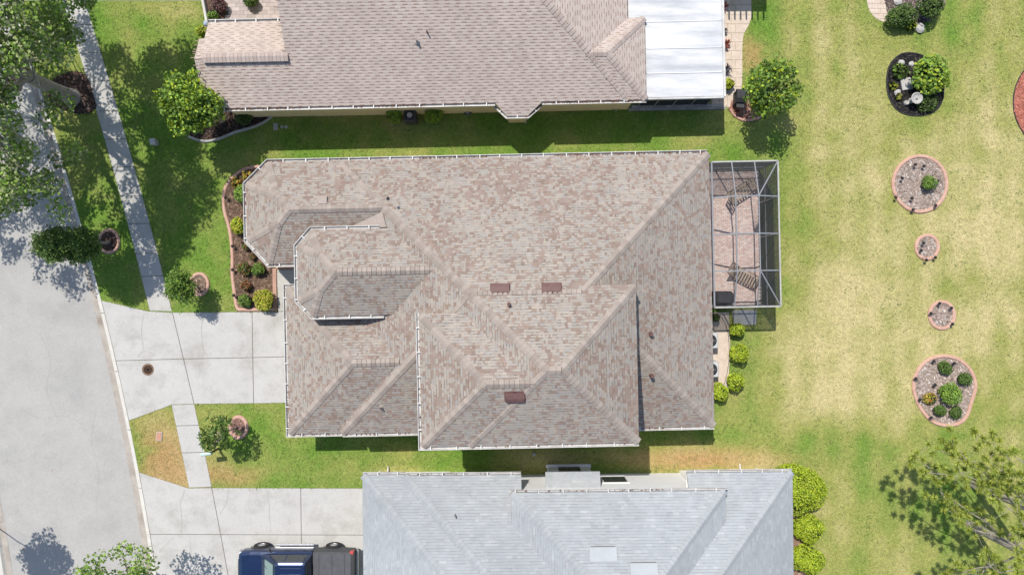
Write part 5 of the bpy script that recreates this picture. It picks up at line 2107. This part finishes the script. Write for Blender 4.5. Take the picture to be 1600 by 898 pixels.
# big street oak
ok_b = Vector((*g(113, 153), 0))
oak = thing('street_oak', 'large spreading oak leaning over the road and sidewalk', 'tree', ok_b)
m = MB()
fork = Vector((.15, .05, 3.4))
m.tube([(0, 0, -.1), (-.02, .02, .35), (.02, .03, 1.4), (.1, .02, 2.5), fork], [.52, .40, .33, .31, .29], 12)
ends = [(-3.6, 2.2, 6.6), (-4.6, -1.6, 6.8), (-1.0, 4.0, 7.6), (2.6, 3.4, 7.8), (3.4, -.6, 8.0), (.8, -3.2, 6.6), (-1.8, -4.6, 6.2), (.6, .6, 8.6)]
nodes = []
for e in ends:
    e = Vector(e)
    midp = fork.lerp(e, .5) + Vector((0, 0, .5))
    p1 = limb(m, fork, midp, .22, .15, n=4, wob=.1, sides=8)
    p2 = limb(m, midp, e, .15, .06, n=5, wob=.2, sides=7)
    nodes += p1[2:] + p2[1:]
def shades_open_ground(px, py, z):
    """crown parts that would darken the sunny lawn, the round tree or the ring bush are not there"""
    x0, y0 = px + 8.5 * z, py + 15.2 * z
    x3, y3 = px + 8.5 * (z - 3), py + 15.2 * (z - 3)
    if ((x3 - 340) / 62) ** 2 + ((y3 - 186) / 58) ** 2 < 1:
        return True
    if (y0 < 72 and x0 > 150) or (x3 > 292 and y3 < 150):
        return True
    if y0 > 300 and x0 > 235 + (480 - y0) * .62:
        return True
    return x0 > 395 or (y0 > 490 and x0 > 20)


cl = []
tries = 0
orng = random.Random(21)
while len(cl) < 350 and tries < 40000:
    tries += 1
    a, rr = orng.uniform(0, 2 * math.pi), math.sqrt(orng.random())
    px, py = 118 + 215 * rr * math.cos(a), 150 + 235 * rr * math.sin(a)
    dome = 1 - rr * rr
    z = 4.6 + orng.random() * (1.6 + 4.6 * dome)
    k = (H - z) / H
    ix, iy = 800 + (px - 800) / k, 449 + (py - 449) / k
    if iy < 95:
        lim = 158 - max(0, iy - 60) * .9
    elif iy < 162:
        lim = 26
    elif iy < 225:
        lim = 118
    else:
        lim = 150 - max(0, iy - 290) * .5
    if ix > lim - 14 or iy > 332 or shades_open_ground(px, py, z):
        continue
    # ragged, open crown
    if vnoise(np.array(ix), np.array(iy), .030, 13) < .36:
        continue
    cl.append((tuple(Vector((*g(px, py), z)) - ok_b), orng.uniform(.42, .78)))
tall = 0
for _ in range(20000):
    if tall >= 120:
        break
    px, py, z = orng.uniform(150, 335), orng.uniform(-70, 255), orng.uniform(8.6, 11.0)
    k = (H - z) / H
    ix, iy = 800 + (px - 800) / k, 449 + (py - 449) / k
    if ix > 140 - max(0, iy - 60) * .9 or (85 < iy < 162 and ix > 26) or shades_open_ground(px, py, z):
        continue
    cl.append((tuple(Vector((*g(px, py), z)) - ok_b), orng.uniform(.5, .85)))
    tall += 1
for c, r_ in cl[::2]:
    c = Vector(c)
    nd = min(nodes, key=lambda q: (q - c).length)
    limb(m, nd, c, .035, .01, n=3, wob=.08, sides=5)
m.build('trunk', M['bark'], oak)
tree_crown(oak, cl, MDG[:2] + BRG[:2] + [(.28, .33, .13), (.33, .37, .17), (.37, .41, .21)], .15, 105, up=.7)


# two pines at the lower right
def needles(mv, c, r, n, cols):
    for _ in range(n):
        d = Vector((random.gauss(0, 1), random.gauss(0, 1), random.gauss(.35, .8))).normalized()
        s_ = d.orthogonal().normalized()
        s_.rotate(Matrix.Rotation(random.uniform(0, 6.28), 3, d))
        w = .019
        L = r * random.uniform(.6, 1.1)
        q0 = c + d * .03
        cc = random.choice(cols)
        ff = random.uniform(.75, 1.3)
        cc = tuple(x * ff for x in cc)
        mv.add([q0 - s_ * w, q0 + s_ * w, c + d * L], [(0, 1, 2)], cc)


PINE = [(.37, .43, .07), (.45, .49, .09), (.28, .36, .06), (.17, .25, .045), (.50, .52, .12)]


def pine(label, base, tops, tufts, lean):
    b = Vector((*g(*base), 0))
    root = thing('pine_tree', label, 'tree', b)
    m = MB()
    tp = [Vector((0, 0, -.1)), Vector((lean[0] * .1, lean[1] * .1, 1.5)), Vector((lean[0] * .35, lean[1] * .35, 4)), Vector((lean[0] * .7, lean[1] * .7, 6.6)), Vector((lean[0], lean[1], 9.0))]
    m.tube(tp, [.24, .20, .17, .12, .05], 9)
    nm = MB()
    for (px, py, z) in tufts:
        c = G(px, py, z) - b
        t = min(max((z - 1.0) / 9.0, .12), .95)
        f = t * 4
        i = min(int(f), 3)
        a = tp[i].lerp(tp[i + 1], f - i)
        pts = limb(m, a, c, .055, .014, sag=.05, n=6, wob=.16, sides=5)
        for q in pts[3:]:
            for _ in range(3):
                cc = q + Vector((random.gauss(0, .34), random.gauss(0, .34), random.gauss(0, .2)))
                limb(m, q, cc, .012, .005, n=2, wob=.02, sides=4)
                needles(nm, cc, .25, 70, PINE)
        for _ in range(4):
            cc = c + Vector((random.gauss(0, .3), random.gauss(0, .3), random.gauss(0, .15)))
            needles(nm, cc, .28, 100, PINE)
    m.build('trunk', M['bark'], root)
    nm.build('crown', M['leaf'], root)
    return root


pine('sparse pine whose branches reach the kidney-shaped bed', (1521, 756), None,
     [(1432, 716, 5.0), (1452, 738, 5.2), (1488, 688, 5.6), (1470, 704, 5.2), (1524, 676, 6.0), (1545, 716, 6.2), (1500, 738, 6.0), (1566, 735, 6.8), (1590, 715, 7.0), (1600, 745, 7.4), (1545, 748, 6.0)], (1.0, -.5))
pine('sparse pine with dead grey twigs at the bottom right corner', (1514, 818), None,
     [(1470, 768, 5.0), (1490, 800, 4.8), (1552, 772, 6.6), (1590, 800, 7.0), (1548, 885, 6.2), (1505, 893, 5.6), (1600, 880, 7.6), (1480, 905, 5.0), (1590, 830, 6.0)], (1.2, -.7))


# ------------------------------------------------------------------ small things
def path_light(label, px, py, ang=0.6, h=.38):
    p = G(px, py, h)
    root = thing('path_light', label, 'lamp', (p.x, p.y, 0.0), ang, 'black garden path lights')
    m = MB()
    m.tube([(0, 0, -.02), (0, 0, h * .8), (.05, 0, h), (.12, 0, h * 1.02), (.16, 0, h * .92)], .010, 6)
    m.build('stake', M['black'], root)
    m = MB()
    m.lathe((.17, 0, h * .78), [(.085, 0), (.075, .035), (.03, .075)], 12)
    m.build('shade', M['black'], root)


for px, py, where in ((356, 310, 'beside the tall green bush at the top of'), (367, 386, 'beside the small reddish bush in'), (367, 423, 'left of the dark reddish bush in'), (369, 463, 'at the lower left end of')):
    path_light('black path light ' + where + ' the curved front bed', px, py, 2.8)
for bedn, rows_ in (('large round back yard bed', ((1427, 259, 'top left'), (1450, 258, 'top right'), (1407, 275, 'upper left side'), (1472, 282, 'right'), (1404, 304, 'lower left side'), (1430, 306, 'centre'), (1433, 326, 'bottom'), (1462, 316, 'lower right'))),
                    ('small round bed south of the large one', ((1447, 375, 'top'), (1438, 387, 'left'), (1446, 402, 'bottom'), (1460, 398, 'right'))),
                    ('small round bed north of the kidney bed', ((1461, 491, 'left'), (1471, 479, 'top'), (1487, 486, 'right'), (1486, 503, 'lower right'))),
                    ('kidney-shaped bed', ((1463, 569, 'top left'), (1497, 570, 'top right'), (1436, 595, 'upper left'), (1460, 597, 'centre'), (1439, 629, 'lower left'), (1461, 655, 'bottom')))):
    for px, py, where in rows_:
        path_light('black path light, ' + where + ' of the ' + bedn, px, py, random.uniform(0, 6))

mh = thing('manhole_cover', 'round rusty iron cover set in the wide driveway', 'manhole cover', (*g(231.5, 577), .018))
m = MB()
m.lathe((0, 0, 0), [(.31, -.02), (.31, .006), (.275, .010), (.27, .004)], 32)
m.build('rim', M['rust'], mh)
m = MB()
m.lathe((0, 0, 0), [(.262, .0), (.262, .010)], 32)
li = m.build('lid', M['rust'], mh)
for r_ in (.08, .15, .22):
    m = MB()
    m.lathe((0, 0, .010), [(r_ + .012, 0), (r_ + .01, .006), (r_ - .01, .006), (r_ - .012, 0)], 24)
    m.build('raised_ring', M['rust'], li)

mt_ = thing('meter_box', 'small terracotta lidded meter box in the dry grass triangle', 'meter box', (*g(249, 681), 0), R(-4))
m = MB()
m.box((0, 0, .02), (.31, .47, .05), bev=.01)
m.build('frame', M['stone'], mt_)
m = MB()
m.box((0, 0, .045), (.25, .41, .02), bev=.005)
m.build('lid', M['terracotta'], mt_)

mbx = thing('mailbox', 'pale green mailbox on a dark post beside the sidewalk', 'mailbox', (*g(342, 700), 0), R(8))
m = MB()
m.box((0, 0, .5), (.09, .09, 1.0), bev=.01)
m.box((-.12, 0, .98), (.45, .08, .06), bev=.01)
m.build('post', M['black'], mbx)
m = MB()
hw, L = .09, .26
prof = [(-hw, 0)] + [(hw * math.cos(t), .11 + hw * math.sin(t)) for t in np.linspace(math.pi, 0, 9)] + [(hw, 0)]
vs = [(x - .15, y, 1.01 + z) for x in (-L, L) for y, z in prof]
n = len(prof)
m.add(vs, [(i, i + 1, n + i + 1, n + i) for i in range(n - 1)] + [tuple(range(n - 1, -1, -1)), tuple(range(n, 2 * n)), (0, n, 2 * n - 1, n - 1)])
bx_ = m.build('box', M['teal'], mbx)
m = MB()
m.box((-.15, .10, 1.13), (.16, .012, .04))
m.build('flag', M['tail_red'], mbx)

ub = thing('utility_pedestal', 'small white utility box on the shaded lawn left of the round tree', 'utility box', (*g(245, 224), 0), R(10))
m = MB()
m.box((0, 0, .22), (.26, .30, .42), bev=.05)
m.build('cabinet', M['stone'], ub)
m = MB()
m.box((0, 0, .445), (.28, .32, .03), bev=.01)
m.build('lid', M['gutter'], ub)

vb = thing('valve_box', 'grey rectangular valve box in the shaded lawn by the grey edging', 'valve box', (*g(431, 198), 0))
m = MB()
m.box((0, 0, .02), (.25, .36, .05), bev=.01)
m.build('frame', M['edging_grey'], vb)
m = MB()
m.box((0, 0, .045), (.20, .31, .02), bev=.005)
m.build('lid', M['lead'], vb)
for px, w_ in ((441, 'left'), (447.5, 'right')):
    q = thing('cleanout_cap', w_ + ' round pale cap of the pair beside the valve box', 'pipe cap', (*g(px, 198.5), 0))
    m = MB()
    m.lathe((0, 0, 0), [(.085, -.02), (.085, .05), (.07, .06)], 14)
    m.build('rim', M['stone'], q)
    m = MB()
    m.box((0, 0, .065), (.05, .05, .02))
    m.build('nut', M['stone'], q)

hr = thing('hose_reel', 'coiled hose reel on the grass below the tan wall left of the bay', 'hose reel', (*g(731, 175), 0))
m = MB()
for k in range(4):
    m.tube([(.19 * math.cos(t), .19 * math.sin(t), .06 + k * .05) for t in np.linspace(0, 2 * math.pi, 17)], .028, 6)
m.build('coil', M['hose'], hr)
m = MB()
m.box((0, 0, .15), (.12, .3, .30), bev=.02)
m.build('drum', M['stone'], hr)

gl = thing('globe_light', 'small white globe light on the shaded strip below the two storey wall', 'lamp', (*g(834, 706), 0))
m = MB()
m.lathe((0, 0, 0), [(.03, 0), (.03, .35)], 8)
m.build('post', M['black'], gl)
m = MB()
m.lathe((0, 0, .35), [(.04, 0), (.085, .04), (.095, .09), (.07, .15), (.02, .175)], 14)
m.build('globe', M['stone'], gl)


def rock(label, px, py, r):
    m = MB()
    n = 9
    for z, a in ((0, .9), (.35, 1.0), (.7, .72), (.86, .3)):
        m.v += [(r * a * math.cos(2 * math.pi * k / n) * random.uniform(.8, 1.1), r * a * math.sin(2 * math.pi * k / n) * random.uniform(.75, 1.05), r * z * .9) for k in range(n)]
    m.f += [(q * n + k, q * n + (k + 1) % n, q * n + n + (k + 1) % n, q * n + n + k) for q in range(3) for k in range(n)] + [tuple(range(3 * n, 4 * n))]
    m.c = [None] * len(m.f)
    o = tag(m.build('rock', M['stone']), label, 'rock', 'pale garden rocks')
    o.location = (*g(px, py), .02)


rock('pale rock at the top left of the black mulch bed', 1407, 99, .19)
rock('pale rock next to the large bright bush in the black mulch bed', 1423, 101, .17)
rock('pale rock left of the stone pad in the black mulch bed', 1401, 145, .20)
rock('flat brown rock below the dark bushes at the top edge', 1436, 45, .28)
rock('grey rock between the paver circle and dark bush', 1402, 4, .24)

st = thing('garden_statue', 'grey garden statue on a square stone pad in the black mulch bed', 'statue', (*g(1415, 132), 0.02), R(10))
m = MB()
m.box((0, 0, .05), (.55, .62, .10), bev=.02)
m.build('pad', M['stone'], st)
m = MB()
m.lathe((.04, -.02, .10), [(.15, 0), (.17, .06), (.10, .16), (.13, .28), (.11, .36), (.05, .40), (.075, .46), (.07, .53), (.02, .56)], 12)
m.build('figure', M['edging_grey'], st)
ft = thing('fountain', 'round grey stone fountain bowl at the bottom of the black mulch bed', 'fountain', (*g(1423, 158), 0.02))
m = MB()
m.lathe((0, 0, 0), [(.16, 0), (.13, .08), (.09, .32), (.12, .40), (.28, .50), (.30, .54), (.25, .55), (.16, .48), (.09, .47)], 20)
m.build('bowl', M['edging_grey'], ft)
m = MB()
m.lathe((0, 0, .47), [(.05, 0), (.06, .06), (.02, .14)], 10)
m.build('spout', M['stone'], ft)
m = MB()
m.lathe((-.30, -.13, 0), [(.12, 0), (.13, .14), (.10, .20), (.06, .17)], 14)
m.build('side_bowl', M['stone'], ft)

ng = thing('barbecue_grill', 'black barbecue grill with silver handle below the white patio roof corner', 'grill', (*g(1150, 157), 0.02), R(-3))
m = MB()
m.box((0, 0, .45), (.46, .66, .55), bev=.03)
m.build('cart', M['black'], ng)
m = MB()
m.add([(x, y, z) for x in (-.27, .27) for y, z in ((-.33, .72), (-.33, .86), (-.15, 1.0), (.15, 1.0), (.33, .86), (.33, .72))],
      [(0, 1, 2, 3, 4, 5), (11, 10, 9, 8, 7, 6), (0, 6, 7, 1), (1, 7, 8, 2), (2, 8, 9, 3), (3, 9, 10, 4), (4, 10, 11, 5)])
m.build('hood', M['cover'], ng)
m = MB()
m.tube([(.30, -.25, .86), (.30, .25, .86)], .014, 6)
m.build('handle', M['rim'], ng)
m = MB()
m.box((.0, -.46, .72), (.40, .22, .03), bev=.01)
m.build('side_shelf', M['truck_grey'], ng)

gb = thing('gazing_ball', 'pale blue gazing ball beside the front gable gutter corner', 'ornament', (*g(330, 44), 0))
M['blueglass'] = mat('blue_glass', (.32, .40, .52), (.4, .48, .6), rough=.15, spec=.5)
m = MB()
m.lathe((0, 0, .42), [(.02, 0)] + [(.15 * math.sin(t), .15 - .15 * math.cos(t)) for t in np.linspace(.2, 2.95, 9)], 16)
m.build('ball', M['blueglass'], gb)
m = MB()
m.lathe((0, 0, 0), [(.12, 0), (.07, .1), (.06, .36), (.1, .43)], 12)
m.build('pedestal', M['stone'], gb)
wk = thing('low_wall', 'low white kerb wall at the top beside the yellow bush', 'wall', (*g(321, 10), 0), R(11))
m = MB()
m.box((0, 0, .14), (.14, 2.3, .30), bev=.03)
m.build('wall_body', M['curb'], wk)
pl = thing('garden_pole', 'grey slanting pole among the dark bushes at the top edge', 'pole', (*g(1438, 8), 0))
m = MB()
m.tube([(-.35, -.25, .4), (.45, .35, 1.25)], .055, 8)
m.build('pole_shaft', M['lead'], pl)
m = MB()
m.lathe((-.35, -.25, 0), [(.12, 0), (.07, .1), (.06, .45)], 10)
m.build('foot', M['lead'], pl)


# ------------------------------------------------------------------ grass blades over the lawns
def grass_field():
    n0 = 330000
    px = rng.uniform(-60, 1660, n0)
    py = rng.uniform(-60, 960, n0)
    ok = px > curb_x(py) + 1.5
    X, Y = (px - 800) / S, (449 - py) / S
    for poly in EXCL:
        P = np.array(poly)
        bb = (X > P[:, 0].min()) & (X < P[:, 0].max()) & (Y > P[:, 1].min()) & (Y < P[:, 1].max()) & ok
        i = np.nonzero(bb)[0]
        ok[i[inside(poly, X[i], Y[i])]] = False
    X, Y = X[ok], Y[ok]
    n = len(X)
    d = dryness(X, Y)
    a = rng.uniform(0, 2 * math.pi, n)
    L = rng.uniform(.05, .11, n) * (1.1 - .35 * d)
    w = rng.uniform(.010, .022, n)
    lift = rng.uniform(.25, .8, n) * L
    ca, sa = np.cos(a), np.sin(a)
    V = np.zeros((n, 3, 3))
    V[:, 0] = np.stack([X - sa * w, Y + ca * w, np.full(n, .002)], 1)
    V[:, 1] = np.stack([X + sa * w, Y - ca * w, np.full(n, .002)], 1)
    V[:, 2] = np.stack([X + ca * L, Y + sa * L, lift], 1)
    c = grass_col(X, Y) * rng.uniform(.72, 1.38, (n, 1))
    weed = (rng.random(n) < .03) | ((fbm(X, Y, 1.7, 70, 2) > .68) & (rng.random(n) < .22))
    V[weed, 2, :2] += (V[weed, 2, :2] - np.stack([X[weed], Y[weed]], 1)) * rng.uniform(.3, 1.0, (weed.sum(), 1))
    V[weed, 0, :2] += np.stack([-sa[weed], ca[weed]], 1) * .016
    V[weed, 1, :2] -= np.stack([-sa[weed], ca[weed]], 1) * .016
    c[weed] = c[weed] * .35 + np.array((.10, .17, .035)) * rng.uniform(.5, 1.0, (weed.sum(), 1))
    straw = rng.random(n) < (.05 + .22 * d)
    c[straw] = c[straw] * .55 + np.array((.24, .20, .10)) * rng.uniform(.8, 1.15, (straw.sum(), 1))
    bulk(V.reshape(-1, 3), np.arange(n * 3).reshape(n, 3), c, 'grass', M['grass'], kind='stuff')


grass_field()
g_ = bpy.data.objects['grass']
g_['label'] = 'mown green and straw coloured grass of the lawns'
g_['category'] = 'grass'
